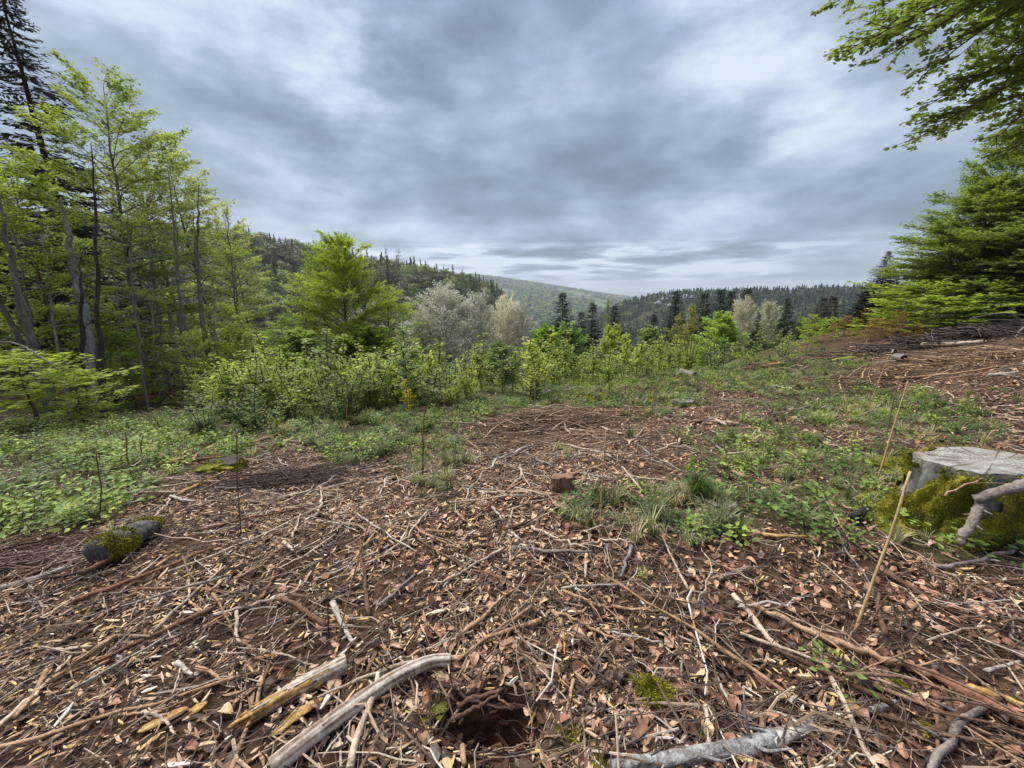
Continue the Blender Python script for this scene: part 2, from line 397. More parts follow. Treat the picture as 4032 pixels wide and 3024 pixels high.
farc = s.ramp(fk, [(.38, (.035, .055, .028)), (.47, (.06, .095, .038)), (.56, (.10, .155, .052)), (.66, (.13, .19, .065)), (.74, (.06, .09, .045))])
farc = s.mix(fw, s.ramp(f2, [(.35, (.018, .022, .010)), (.6, (.045, .05, .02))]), farc)
col = s.mix(fr, col, farc)
M_SOIL = s.surf(col, .95, s.math('ADD', a2, s.math('MULTIPLY', a3, .4)), .9, .02, .15)
def litter_mat(name, stops, spec=.3, rough=.65):
    s = NT(name); oi = s.n('ShaderNodeObjectInfo'); g = s.n('ShaderNodeTexCoord').outputs['Object']
    c = s.ramp(oi.outputs['Random'], stops, 'CONSTANT')
    nn = s.noise(g, 60, 3, .6, (1, .25, 1)); c = s.scale(c, s.math('MULTIPLY_ADD', nn, 1.0, .66))
    return s.surf(c, rough, nn, .4, .003, spec)
M_CHIP = litter_mat('wood_chip', [(0, (.055, .033, .022)), (.18, (.10, .054, .035)), (.34, (.20, .112, .070)), (.50, (.33, .20, .125)), (.64, (.50, .34, .21)), (.78, (.58, .43, .28)), (.88, (.60, .40, .15)), (.95, (.62, .55, .46))])
M_DLEAF = litter_mat('dead_leaf', [(0, (.05, .026, .016)), (.22, (.12, .056, .034)), (.44, (.25, .118, .070)), (.64, (.36, .19, .115)), (.82, (.47, .28, .17)), (.93, (.52, .35, .18))], .45, .5)
M_DTWIG = litter_mat('dead_twig', [(0, (.045, .030, .022)), (.3, (.10, .066, .045)), (.55, (.19, .13, .088)), (.75, (.32, .235, .165)), (.9, (.44, .37, .29))])
s = NT('moss'); g = s.n('ShaderNodeTexCoord').outputs['Object']; ti = s.n('ShaderNodeAttribute', attribute_name='tint').outputs['Fac']
mk = s.math('ADD', s.math('MULTIPLY', s.noise(g, 9, 4), .6), s.math('MULTIPLY', ti, .4))
M_MOSS = s.surf(s.ramp(mk, [(.3, (.05, .05, .010)), (.45, (.17, .17, .018)), (.56, (.36, .33, .03)), (.70, (.56, .50, .06))]), .85, s.noise(g, 160, 3), .8, .006, .2)
s = NT('cut_wood_grey'); g = s.n('ShaderNodeTexCoord').outputs['Object']
rg = s.n('ShaderNodeTexWave', {'Vector': s.n('ShaderNodeMapping', {0: g}).outputs[0], 'Scale': 16.0, 'Distortion': 3.5, 'Detail': 3.0, 'Detail Scale': 2.0}, wave_type='RINGS', rings_direction='Z').outputs['Fac']
sx = s.n('ShaderNodeSeparateXYZ', {0: g}); an = s.math('ARCTAN2', sx.outputs[1], sx.outputs[0]); ra_ = s.n('ShaderNodeVectorMath', {0: g}, operation='LENGTH').outputs['Value']
cv_ = s.n('ShaderNodeCombineXYZ', {0: s.math('MULTIPLY', an, 5.0), 1: s.math('MULTIPLY', ra_, 1.2)}); crk = s.ramp(s.n('ShaderNodeTexNoise', {'Vector': cv_.outputs[0], 'Scale': 2.2, 'Detail': 3.0}).outputs[0], [(.36, (0, 0, 0)), (.41, (1, 1, 1))])
gk = s.math('ADD', s.math('MULTIPLY', rg, .09), s.math('SUBTRACT', s.math('MULTIPLY', s.noise(g, 5, 8, .75, (1, 2.2, 1)), .95), s.math('MULTIPLY', s.math('SUBTRACT', 1.0, crk), .16)))
M_CUT = s.surf(s.ramp(gk, [(.36, (.09, .072, .058)), (.46, (.20, .175, .15)), (.56, (.30, .285, .265)), (.68, (.42, .41, .40))]), .85, gk, .6, .01, .2)
s = NT('cut_wood_brown'); g = s.n('ShaderNodeTexCoord').outputs['Object']
gk = s.math('ADD', s.math('MULTIPLY', s.noise(g, 40, 4, .6), .5), s.math('MULTIPLY', s.noise(g, 9, 5, .65), .5))
M_CUTB = s.surf(s.ramp(gk, [(.35, (.08, .045, .028)), (.48, (.19, .115, .068)), (.58, (.28, .185, .115)), (.70, (.45, .33, .22))]), .85, gk, .8, .012, .2)
M_ROCK = bark_mat('rock', (.14, .14, .14), (.30, .30, .31), (.45, .45, .46), .4, (1, 1, 2.5))
s = NT('plaster'); oi = s.n('ShaderNodeObjectInfo')
M_PLAS = s.surf(s.ramp(oi.outputs['Random'], [(0, (.75, .73, .68)), (.4, (.62, .58, .50)), (.7, (.8, .79, .77)), (.9, (.55, .42, .34))], 'CONSTANT'), .8)
M_ROOF = NT('roof_tiles').surf((.24, .12, .09), .8)
M_CANE = fibre_mat('cane', [(.35, (.22, .14, .06)), (.5, (.42, .29, .13)), (.65, (.52, .38, .19))], 30)

# ------------------------------------------------------------------ ground sheet
NA_f, NA_b = 400, 60
az1 = np.linspace(rad(-68), rad(68), NA_f); az2 = np.linspace(rad(68), rad(360-68), NA_b+2)[1:-1]
AZ = np.concatenate([az1, az2]); NA = len(AZ)
RR = np.concatenate([[0.0], np.geomspace(.15, 11500, 380)])
XX = (RR[:, None]*np.sin(AZ)[None]); YY = (RR[:, None]*np.cos(AZ)[None])
ZZ = Zg(XX, YY)
gi = np.arange(len(RR)-1)[:, None]*NA; gj = np.arange(NA)[None]
Q = np.stack([gi+gj, gi+NA+gj, gi+NA+(gj+1) % NA, gi+(gj+1) % NA], -1).reshape(-1, 4)
mb = MB(); mb.add(np.stack([XX, YY, ZZ], -1).reshape(-1, 3), Q)
me = mb.mesh('ground', M_SOIL, True)
Rg = np.hypot(XX, YY)
gmask = np.where(Rg < 40, any_green(XX, YY).astype(float), 1.0); gmask = np.maximum(gmask, sst((Rg-9)/8)*np.where((XX < YY*.75) | (Rg > 25), 1, .15))
for nm, arr in (('green', gmask), ('far', sst((Rg-40)/60)), ('open', sst((Rg-640)/150))):
    a = me.attributes.new(nm, 'FLOAT', 'POINT'); a.data.foreach_set('value', arr.astype(np.float32).ravel())
tag(ob('ground', me), kind='structure')

# ------------------------------------------------------------------ plant builders
def limb_tree(seed, H=10, R=3, start=.2, nl=46, lo=5, hi=55, droop=.25, leaf=.09, lw=.6, dens=26, flat=.8, rtrunk=.11, lean=(0, 0), prof=.75, twigl=.45, wob=.12, bare=0., up=None, k=8, tw=5):
    """returns (trunk builder, branch builder, leaf builder)"""
    rng = np.random.default_rng(seed)
    z = np.linspace(0, 1, 12); tp = np.stack([lean[0]*z**1.5*H+np.cumsum(rng.normal(0, wob*H*.02, 12)), lean[1]*z**1.5*H+np.cumsum(rng.normal(0, wob*H*.02, 12)), z*H*.97], 1)
    tp -= tp[0]
    tr = MB(); tp0 = tp.copy(); tp0[0, 2] = -.4*max(1, H/8); tube(tr, tp0, rtrunk*(1-z*.93)*(1+.35*np.exp(-z*14)), k, rough=.05, rng=rng)
    A = []; B = []; ra = []; rb = []; LA = []; LD = []; LL = []; LH = []
    for i in range(nl):
        u = ((i+.5)/nl)**.85; h = start+(1-start)*u*.985; c = np.array([np.interp(h, z, tp[:, q]) for q in range(3)])
        az = i*2.39996+rng.normal(0, .35); ll = R*(math.sin(math.pi*min(1, (1-u)*prof+.12))**.8)*rng.uniform(.6, 1.15)
        ll = max(ll, .06*R)
        el = rad(lo+(hi-lo)*u+rng.normal(0, 6)); s_ = np.linspace(0, 1, 6)
        dh = np.array([math.sin(az), math.cos(az), 0]); sd_ = np.array([dh[1], -dh[0], 0])
        pt = c+ll*(s_[:, None]*math.cos(el)*dh+(s_*math.sin(el)-droop*s_**2)[:, None]*np.array([0, 0, 1])+sd_*(rng.normal(0, .10)*s_**2)[:, None]) + rng.normal(0, .015*ll, (6, 3))*s_[:, None]
        r0 = max(.006, rtrunk*(1-h*.9)*.42*min(1, ll/R+.3)); rr = r0*(1-s_*.85)
        A += list(pt[:-1]); B += list(pt[1:]); ra += list(rr[:-1]); rb += list(rr[1:])
        m = int(tw+ll*tw*1.1)
        for j in range(m):
            q = rng.uniform(.18, 1.0)**.8; p = np.array([np.interp(q, s_, pt[:, x]) for x in range(3)])
            tl = ll*twigl*(1.15-q)*rng.uniform(.5, 1.2)+.06*R
            sg = 1 if (j % 2) else -1; an = sg*rad(rng.uniform(30, 65)); dd = dh*math.cos(an)+sd_*math.sin(an)
            dd = dd+np.array([0, 0, rng.normal(.06+math.tan(el)*.35, .22*(1.3-flat))]); dd /= np.linalg.norm(dd)
            A.append(p); B.append(p+dd*tl*.9); ra.append(max(r0*.3, .003)); rb.append(.002)
            LA.append(p); LD.append(dd); LL.append(tl); LH.append(az)
        LA.append(pt[3]); LD.append(unit(pt[5]-pt[3])); LL.append(ll*.42); LH.append(az)
    br = MB(); segs(br, A, B, np.array(ra), np.array(rb), 4)
    lf = MB(); LA = np.array(LA); LD = np.array(LD); LL = np.array(LL)
    cnt = np.maximum(2, rng.poisson(LL*dens*(1-bare))).astype(int); ix = np.repeat(np.arange(len(LL)), cnt); n = len(ix)
    s_ = rng.uniform(.05, 1.05, n); P = LA[ix]+LD[ix]*(LL[ix]*s_)[:, None]
    Nn = np.array([0, 0, 1.0])+rng.normal(0, 1.0-flat*.62, (n, 3)); Nn = unit(Nn)
    sdv = unit(np.cross(LD[ix], [0, 0, 1.0])); sg = rng.choice([-1, 1], n)
    D = LD[ix]*rng.uniform(.3, .9, n)[:, None]+sdv*(sg*rng.uniform(.4, 1, n))[:, None]+rng.normal(0, .25, (n, 3))
    P = P+rng.normal(0, leaf*.35, (n, 3)); sz = leaf*rng.uniform(.6, 1.25, n)
    clump = np.repeat(rng.uniform(0, 1, len(LL)), cnt)
    leaves(lf, P, D, Nn, sz, sz*lw, 0, np.clip(.5*clump+.5*rng.uniform(0, 1, n), 0, 1), .12)
    return tr, br, lf
def conifer(seed, H=12, R=2.4, start=.06, whorl=.26, per=6, droop=.28, dens=1.0, blade=.30, rt=.13, bare=False, gap=0., minb=.45):
    rng = np.random.default_rng(seed); z = np.linspace(0, 1, 10)
    tp = np.stack([np.cumsum(rng.normal(0, .006*H*.3, 10)), np.cumsum(rng.normal(0, .006*H*.3, 10)), z*H], 1); tp -= tp[0]
    tr = MB(); tp0 = tp.copy(); tp0[0, 2] = -.6; tube(tr, tp0, rt*(1-z*.95), 8, rough=.04, rng=rng)
    A = []; B = []; ra = []; rb = []; P = []; D = []; LN = []; TI = []
    h = start*H
    while h < H*.985:
        u = h/H; Rl = R*((1-u)**.85)*(.9+.1*math.sin(h*3))+.05
        for j in range(per):
            if rng.random() < gap: continue
            az = rng.uniform(0, 2*math.pi); ll = Rl*rng.uniform(.62, 1.12); c = np.array([np.interp(h, z*H, tp[:, q]) for q in (0, 1)]+[h+rng.normal(0, .05)])
            dh = np.array([math.sin(az), math.cos(az), 0]); sdv = np.array([dh[1], -dh[0], 0]); el = .30*(u-.35)
            s_ = np.linspace(0, 1, 5); pt = c+ll*(s_[:, None]*dh+(s_*el-droop*np.sin(s_*2.2)*.7+.16*s_**3)[:, None]*np.array([0, 0, 1.0]))
            A += list(pt[:-1]); B += list(pt[1:]); rr = .02*(1-s_*.8)*max(.4, ll/R); ra += list(rr[:-1]); rb += list(rr[1:])
            m = max(5, int(ll*16*dens)); ti = rng.random()
            for q in range(m):
                t = .12+.9*(q+rng.random())/m; p = np.array([np.interp(t, s_, pt[:, x]) for x in range(3)])
                for sg in (-1, 1):
                    an = rad(rng.uniform(35, 65)); P.append(p); D.append(dh*math.cos(an)+sdv*sg*math.sin(an)+np.array([0, 0, rng.normal(-.25, .18)]))
                    LN.append(blade*(1.15-.7*t)*rng.uniform(.6, 1.2)*max(minb, min(1.2, ll/R*1.6))); TI.append(.6*ti+.4*rng.random())
        h += whorl*(1-.5*u)*rng.uniform(.8, 1.2)
    n = len(P); P = np.array(P); D = unit(np.array(D)); LN = np.array(LN); nn = unit(np.array([0, 0, 1.0])+rng.normal(0, .45, (n, 3)))
    br = MB(); segs(br, A, B, np.array(ra), np.array(rb), 3)
    lf = MB()
    if bare: segs(br, P, P+D*LN[:, None], .006, .002, 3)
    else: leaves(lf, P, D, nn, LN, LN*.36, 0, np.array(TI), -.12)
    return tr, br, lf
def finish(name, three, mats):
    """-> dict of meshes for trunk, branches, crown plus height"""
    tr, br, lf = three; d = {}
    d['trunk'] = tr.mesh(name+'_trunk', mats[0], True)
    d['branches'] = br.mesh(name+'_branches', mats[1])
    if lf.v: d['crown'] = lf.mesh(name+'_crown', mats[2])
    zs = np.concatenate((lf if lf.v else br).v)[:, 2]; d['H'] = float(zs.max())
    allv = np.concatenate(br.v); d['R'] = float(np.percentile(np.hypot(allv[:, 0], allv[:, 1]), 98))
    return d
def plant_tree(d, name, loc, H, wide=1.0, rot=0.0, tilt=(0, 0), color=(.08, .15, .03), label='', cat='tree', group=None, height_only=None):
    color = tuple(np.array(color)*np.array((2.35, 1.98, 2.0)) if max(color) < .3 and name not in ('willow_tree', 'fir_tree', 'spruce_tree', 'young_fir') else np.array(color)*(1.5 if max(color) < .1 else 1.35))
    e = bpy.data.objects.new(name, None); C.objects.link(e); e.empty_display_size = .3
    s_ = H/d['H']; e.location = loc; e.rotation_euler = Euler((tilt[0], tilt[1], rot)); e.scale = (s_*wide, s_*wide, s_)
    tag(e, label, cat, group)
    for p in ('trunk', 'branches', 'crown'):
        if p in d:
            c = ob('limb_structure' if p == 'branches' else p, d[p], e)
            if p == 'crown': c.color = (*color, 1)
            if p != 'trunk': c['kind'] = 'stuff'
    return e
BEECH = [finish('beech', limb_tree(11, 10, 2.6, .12, 60, 0, 62, .20, .095, .64, 36, .6, .11, (.05, 0)), (M_BARKG, M_TWIG, M_LEAF)),
         finish('beech', limb_tree(12, 10, 2.2, .24, 50, 10, 66, .16, .095, .64, 34, .55, .10, (-.04, .03)), (M_BARKG, M_TWIG, M_LEAF)),
         finish('beech', limb_tree(13, 10, 3.0, .04, 70, -5, 58, .24, .095, .64, 38, .62, .11), (M_BARKG, M_TWIG, M_LEAF)),
         finish('beech', limb_tree(14, 10, 1.7, .35, 36, 15, 70, .12, .09, .62, 26, .55, .08, (.03, .02)), (M_BARKG, M_TWIG, M_LEAF))]
BIG = finish('big_beech', limb_tree(15, 12, 3.7, .14, 84, 26, 80, .26, .10, .66, 40, .02, .14, prof=.66), (M_BARKG, M_TWIG, M_LEAF))
YOUNG = [finish('young_beech', limb_tree(21+i, 3, 1.1, .05, 30, 14, 66, .14, .085, .66, 40, .35, .025, tw=4), (M_TWIG, M_TWIG, M_LEAF)) for i in range(3)]
FIR = [finish('fir', conifer(31, 12, 2.7, .10, .30, 7, .24, 1.0, .42), (M_BARKD, M_TWIG, M_NEEDLE)),
       finish('fir', conifer(32, 12, 2.0, .05, .27, 6, .30, 1.0, .36), (M_BARKD, M_TWIG, M_NEEDLE)),
       finish('fir', conifer(33, 12, 1.6, .12, .36, 5, .34, .9, .36, gap=.22), (M_BARKD, M_TWIG, M_NEEDLE))]
FIRD = [finish('spruce', conifer(36+i, 12, (3.6, 3.1)[i], .03, .22, 8, .22, .8, .60, minb=.32), (M_BARKD, M_TWIG, M_NEEDLE)) for i in range(2)]
DEAD = [finish('dead_fir', conifer(35, 12, 2.2, .15, .42, 5, .24, .9, .34, bare=True), (M_BARKP, M_TWIGP, M_NEEDLE))]
WILLOW = [finish('willow', limb_tree(41, 9, 3.3, .20, 80, 35, 76, .02, .085, .8, 22, .25, .13, prof=.62, twigl=.55, tw=6), (M_BARKP, M_TWIGP, M_CATKIN)),
          finish('willow', limb_tree(42, 9, 2.8, .26, 64, 38, 78, .02, .085, .8, 17, .25, .12, (.08, 0), prof=.62, twigl=.55, tw=6), (M_BARKP, M_TWIGP, M_CATKIN))]
ROUND = [finish('round_tree', limb_tree(51, 7, 3.4, .10, 64, 18, 80, .10, .20, .8, 20, .35, .12, prof=.62), (M_BARKG, M_TWIG, M_LEAF)),
         finish('round_tree', limb_tree(52, 7, 2.4, .10, 50, 25, 80, .06, .19, .8, 20, .4, .10, prof=.62), (M_BARKG, M_TWIG, M_LEAF)),
         finish('birch', limb_tree(53, 9, 1.8, .15, 50, 50, 82, .10, .10, .6, 24, .3, .09, prof=.7, twigl=.4), (M_BARKP, M_TWIG, M_LEAF))]
GR, YG, DG, OL = (.075, .135, .026), (.125, .195, .030), (.030, .060, .020), (.085, .105, .035)
FD, FM = (.020, .033, .023), (.032, .048, .028)
PALE = (.37, .365, .295)

def by_px(d, name, px, top, depth, label, color, wide=None, width_px=None, base=None, rot=None, tilt=(0, 0), group=None, cat='tree'):
    """a tree whose foot stands on the ground DEPTH metres out towards column PX and whose top reaches row TOP"""
    if name == 'spruce_tree': d = FIRD[int(px) % 2]
    dr = ray(px, top*.6+1350*.4); x, y = dr[0]/dr[1]*depth*.97, depth*.97
    if base is not None:
        dr = ray(px, base); t = gt(px, base); x, y = dr[0]*t, dr[1]*t; depth = t
    z = float(Zg(x, y)); zt = CZ+ray(px, top)[2]/math.hypot(*ray(px, top)[:2])*math.hypot(x, y)
    H = max(zt-z, .5)
    if width_px and name == 'spruce_tree': wide = 1.45
    elif width_px: wide = (width_px/2/F*depth)/(d['R']*H/d['H'])
    if wide and name != 'spruce_tree' and H > 5: wide = min(wide, 1.3)
    return plant_tree(d, name, (x, y, z-.05), H, wide or 1, (px*1.7) % 6.28 if rot is None else rot, tilt, color, label, cat, group)
# --- forest edge on the left
T = by_px
T(FIR[0], 'fir_tree', 150, -90, 17, 'tall dark fir with layered boughs towering behind the green beeches', (.022, .032, .026), width_px=560)
T(FIR[1], 'fir_tree', -130, 100, 14, 'dark dense fir at the outer left edge behind bright beech boughs', FD, width_px=640)
T(FIR[2], 'fir_tree', 470, 600, 22, 'thin ragged fir hidden among beeches beside the tall fir', FM, width_px=230)
T(BEECH[0], 'beech_tree', 390, 255, 12.5, 'tallest beech of the left stand, its open right boughs against the cloud', (.10, .15, .045), width_px=560, rot=.4)
T(BEECH[1], 'beech_tree', 120, 600, 11.0, 'bright green beech with low wide boughs in front of the tall fir', (.11, .165, .03), width_px=600)
T(BEECH[1], 'beech_tree', 640, 590, 15, 'slim pale green beech next to the bare dead fir top', (.115, .155, .06), width_px=340)
T(BEECH[1], 'beech_tree', 765, 560, 16, 'slender light green beech with a pointed top, right of the slim pair', (.12, .16, .065), width_px=380, rot=2.0)
T(BEECH[3], 'beech_tree', 940, 800, 19, 'small sparse beech top standing above the hillside skyline', (.12, .15, .06), width_px=200)
T(BEECH[1], 'beech_tree', 900, 930, 17, 'broad light green beech at the right end of the left stand', (.12, .165, .06), width_px=300)
T(BEECH[3], 'beech_tree', 560, 900, 14, 'full green beech between the thick pale trunk and the slim stems', (.10, .15, .045), width_px=420)
T(BEECH[3], 'beech_tree', -60, 380, 9.5, 'leaning dark beech stem at the outer left with sparse crown', (.06, .10, .02), width_px=500, tilt=(0, .15))
T(DEAD[0], 'dead_fir_tree', 545, 640, 19, 'bare dead fir with thin twigs poking above the beeches', (.2, .2, .2), width_px=130)
T(DEAD[0], 'dead_fir_tree', 735, 1050, 17, 'grey dead fir with bare layered branches low in the left stand', (.2, .2, .2), width_px=260, rot=1)
T(DEAD[0], 'dead_fir_tree', 440, 1100, 15, 'grey leafless fir trunk behind the dark beech stem', (.2, .2, .2), width_px=200, rot=2)
for i, (px, top, dpt) in enumerate([(-420, 450, 12), (-650, 700, 15), (-900, 500, 13), (-1300, 760, 16), (-300, 900, 18), (-1800, 800, 15)]):
    T(BEECH[i % 4], 'beech_tree', px, top, dpt, 'beech continuing the stand past the outer left edge', (.10, .15, .04), width_px=520, group='beeches past the left edge')
# bare leaning stems
def stem(name, pts, w0, w1, m, label, group=None):
    """pts: (px, py, depth) along the stem"""
    Pp = np.array([P3(p[0], p[1], p[2]*.78) for p in pts]); x, y = Pp[0][:2]; Pp[0][2] = Zg(x, y)-.2
    rng = np.random.default_rng(int(pts[0][0])); Pp = np.vstack([Pp, Pp[-1]+(Pp[-1]-Pp[-2])*(.45 if group else .8)]); n = 18; s_ = np.linspace(0, 1, n); ss = np.linspace(0, 1, len(Pp))
    path = np.stack([np.interp(s_, ss, Pp[:, q]) for q in range(3)], 1)+rng.normal(0, .02, (n, 3)); c = path[0].copy(); c[2] += .2
    dep = pts[0][2]*.78; mb = MB(); tube(mb, path-c, np.linspace(w0, w1, n)*np.linspace(1, .12, n)**.7/2/F*dep, 9, rough=.06, rng=rng)
    e = bpy.data.objects.new(name, None); C.objects.link(e); e.location = c; tag(e, label, 'tree', group)
    ob('trunk', mb.mesh('stem', m, True), e)
    A = []; B = []
    for i in range(16):
        q = rng.integers(3, n-1); p = path[q]-c; d = unit(np.append(rng.normal(size=2), rng.uniform(-.3, .5))); A.append(p); B.append(p+d*rng.uniform(.15, .6))
    b2 = MB(); segs(b2, A, B, .012, .004, 4); ob('branch_stub', b2.mesh('stubs', m), e)['kind'] = 'stuff'
    return e
stem('tree_snag', [(350, 1480, 12.5), (335, 1250, 12.5), (290, 1060, 12.5), (262, 900, 12.5)], 46, 30, M_BARKP, 'thick pale mottled leaning trunk in the middle of the left stand')
stem('tree_snag', [(400, 1620, 11), (392, 1400, 11), (385, 1100, 11), (372, 800, 11)], 27, 14, M_BARKD, 'dark upright stem with low sprays right of the thick pale trunk')
stem('tree_snag', [(322, 1600, 11.5), (322, 1350, 11.5), (318, 1150, 11.5)], 26, 14, M_BARKD, 'thin dark stem just left of the dark upright stem')
stem('tree_snag', [(110, 1320, 11), (70, 1150, 11), (20, 900, 11)], 34, 24, M_BARKG, 'brown stem leaning left at the outer edge of the stand')
stem('tree_snag', [(758, 1560, 14), (735, 1350, 14), (700, 1100, 14), (680, 850, 14)], 20, 10, M_BARKG, 'left one of two long slim leaning stems at the slash')
stem('tree_snag', [(738, 1565, 14.3), (712, 1300, 14.3), (700, 1050, 14.3)], 16, 9, M_BARKG, 'thinner companion of the long slim leaning stem')
stem('tree_snag', [(835, 1490, 15), (800, 1300, 15), (775, 1000, 15), (780, 850, 15)], 22, 12, M_BARKG, 'curved grey stem forking high, right of the slim pair')
stem('tree_snag', [(700, 1500, 17), (680, 1350, 17), (672, 1260, 17)], 32, 22, M_BARKP, 'broken grey trunk base deep in the left stand')
stem('tree_snag', [(655, 1500, 17), (630, 1300, 17), (600, 1050, 17)], 22, 14, M_BARKP, 'pale thin stem deep in the stand behind the slash')
stem('tree_snag', [(865, 1500, 15), (850, 1350, 15), (840, 1200, 15)], 12, 7, M_BARKP, 'very thin pale stem at the right end of the stand')
for i, (a_, b_, d_, w_) in enumerate([(480, 440, 14, 9), (560, 510, 13, 12), (610, 590, 15, 8), (960, 905, 17, 9), (240, 170, 12, 10), (180, 60, 12, 12), (520, 500, 16, 7), (820, 770, 15, 8)]):
    stem('slim_tree_stem', [(a_, 1520, d_), ((a_+b_)/2, 1250, d_), (b_, 950, d_)], w_*1.05, w_*.8, (M_BARKP, M_BARKG)[i % 2], 'slim '+('pale', 'brown')[i % 2]+' stem standing between the leafy beeches of the left stand', group='slim stems of the left stand')
rng = np.random.default_rng(5)
for i in range(26):                              # undergrowth along the forest edge
    px = rng.uniform(-150, 1120); dpt = rng.uniform(11, 20) if px > 250 else rng.uniform(9.5, 16)
    top = rng.uniform(1130, 1420)
    c = np.array((.15, .20, .06))*rng.uniform(.75, 1.2)
    T(YOUNG[i % 3], 'young_beech', px, top, dpt, 'young beech with flat green sprays in the undergrowth of the left stand', tuple(c), wide=rng.uniform(.9, 1.5), group='young beeches under the left stand', rot=rng.uniform(0, 6))
for i in range(6):
    px = rng.uniform(150, 700)
    T(FIR[i % 3], 'young_fir', px, rng.uniform(980, 1300), rng.uniform(20, 32), 'dark young fir in the gloom behind the left stand', FM, wide=1.0, group='dark firs behind the left stand')
T(YOUNG[0], 'hazel_bush', 60, 1375, 6.8, 'low bush with lemon green leaves under a bare bough at the left', (.125, .175, .035), width_px=560)
T(YOUNG[2], 'hazel_bush', 260, 1440, 7.4, 'smaller lemon green bush beside the first at the left', (.12, .17, .035), width_px=330)
T(YOUNG[1], 'young_beech', 470, 1280, 11, 'young beech with bright sprays right of the dark upright stem', (.11, .18, .03), width_px=260)
# --- hillside trees in the middle distance
T(BIG, 'beech_tree', 1350, 900, 23, 'large bright yellow green beech before the wooded hillside', (.125, .185, .026), width_px=400)
T(BEECH[0], 'beech_tree', 1500, 1120, 24, 'lower right shoulder beech beside the large yellow green one', (.115, .175, .026), width_px=360)
T(BEECH[1], 'beech_tree', 1265, 925, 25, 'narrow green beech rising left behind the large yellow green one', (.085, .14, .03), width_px=230)
T(BEECH[3], 'beech_tree', 1195, 1060, 23, 'thin light green beech left of the large yellow green one', (.12, .18, .035), width_px=200)
T(BEECH[1], 'beech_tree', 1100, 1230, 21, 'short light green beech between the left stand and the large beech', (.085, .14, .035), width_px=280)
T(ROUND[1], 'beech_tree', 1170, 1280, 20, 'bushy green beech low in front of the thin light green one', (.09, .15, .035), width_px=260)
T(ROUND[0], 'beech_tree', 1440, 1270, 21, 'dense green low tree under the large yellow green beech', (.085, .14, .022), width_px=340)
T(FIR[1], 'fir_tree', 1240, 1200, 34, 'dark fir behind the narrow green beech', FM, width_px=150)
T(DEAD[0], 'dead_fir_tree', 1580, 985, 34, 'tall grey fir with drooping bare branches left of the pale willows', (.2, .2, .2), width_px=230)
T(DEAD[0], 'dead_fir_tree', 1640, 1150, 30, 'grey bare fir partly hidden by the largest pale willow', (.2, .2, .2), width_px=260, rot=1.3)
T(FIR[1], 'fir_tree', 1530, 975, 60, 'single dark spruce on the crest above the beech', FD, width_px=60)
T(WILLOW[0], 'willow_tree', 1755, 1100, 30, 'largest pale grey willow with a domed catkin crown', PALE, width_px=360)
T(WILLOW[1], 'willow_tree', 1905, 1130, 31, 'pale willow with white forked limbs right of the largest one', (.37, .365, .30), width_px=190)
T(WILLOW[0], 'willow_tree', 1995, 1145, 32, 'third pale willow with a buff crown before the far valley', (.43, .40, .31), width_px=200, rot=2)
T(WILLOW[1], 'willow_tree', 2070, 1180, 31, 'rightmost small pinkish beige willow of the pale cluster', (.38, .355, .30), width_px=170, rot=4)
T(WILLOW[0], 'willow_tree', 1660, 1210, 28, 'low pale willow at the left foot of the pale cluster', (.28, .28, .21), width_px=210, rot=3)
T(ROUND[1], 'maple_tree', 2150, 1262, 27, 'mid green maple right of the beige willow', (.085, .15, .030), width_px=210)
T(ROUND[0], 'maple_tree', 2240, 1258, 29, 'darker green maple under the lone spruce', (.065, .12, .032), width_px=200)
T(ROUND[1], 'maple_tree', 1960, 1330, 24, 'bushy dark green tree at the foot of the pale willows', (.06, .10, .03), width_px=260)
T(ROUND[1], 'maple_tree', 1600, 1360, 24, 'olive bushy tree at the foot of the grey fir', (.07, .10, .03), width_px=260)
T(FIR[1], 'spruce_tree', 2216, 1150, 38, 'lone dark slender spruce before the green valley', FD, width_px=52)
T(FIR[2], 'spruce_tree', 2335, 1188, 38, 'brownish dark spruce right of the lone slender one', (.034, .042, .026), width_px=64)
T(FIR[1], 'spruce_tree', 2290, 1225, 42, 'short brownish spruce tucked between the two slender ones', (.045, .042, .032), width_px=70)
T(FIR[1], 'spruce_tree', 2422, 1200, 42, 'dark spruce with a full crown above the light maple', FD, width_px=66)
T(ROUND[2], 'birch_tree', 2392, 1165, 34, 'thin young tree with airy light leaves beside the full dark spruce', (.10, .16, .05), width_px=40)
T(ROUND[0], 'maple_tree', 2405, 1265, 26, 'yellow green maple with a wide low crown in the middle', (.12, .17, .045), width_px=190)
T(ROUND[1], 'maple_tree', 2560, 1268, 28, 'grey green bushy tree right of the wide yellow green maple', (.09, .135, .05), width_px=170)
T(FIR[1], 'spruce_tree', 2575, 1235, 36, 'low dark spruce behind the grey green bushy tree', FD, width_px=100)
T(FIR[0], 'spruce_tree', 2662, 1143, 42, 'broad black green spruce left of the yellow birch', FD, width_px=90)
T(ROUND[2], 'birch_tree', 2722, 1188, 32, 'olive yellow birch with an upright brushy crown', (.115, .13, .045), width_px=100)
T(ROUND[2], 'birch_tree', 2668, 1230, 31, 'smaller olive birch at the left foot of the yellow one', (.105, .12, .045), width_px=80)
T(FIR[1], 'spruce_tree', 2770, 1152, 44, 'dark spruce directly behind the yellow birch', FM, width_px=84)
T(FIR[0], 'spruce_tree', 2836, 1136, 45, 'tallest black green spruce above the round green tree', FD, width_px=90)
T(FIR[2], 'spruce_tree', 2876, 1142, 50, 'thin grey spruce top right of the tallest dark one', FM, width_px=50)
T(FIR[1], 'spruce_tree', 2926, 1132, 52, 'dark spruce top peeping over the beige willow', FD, width_px=50)
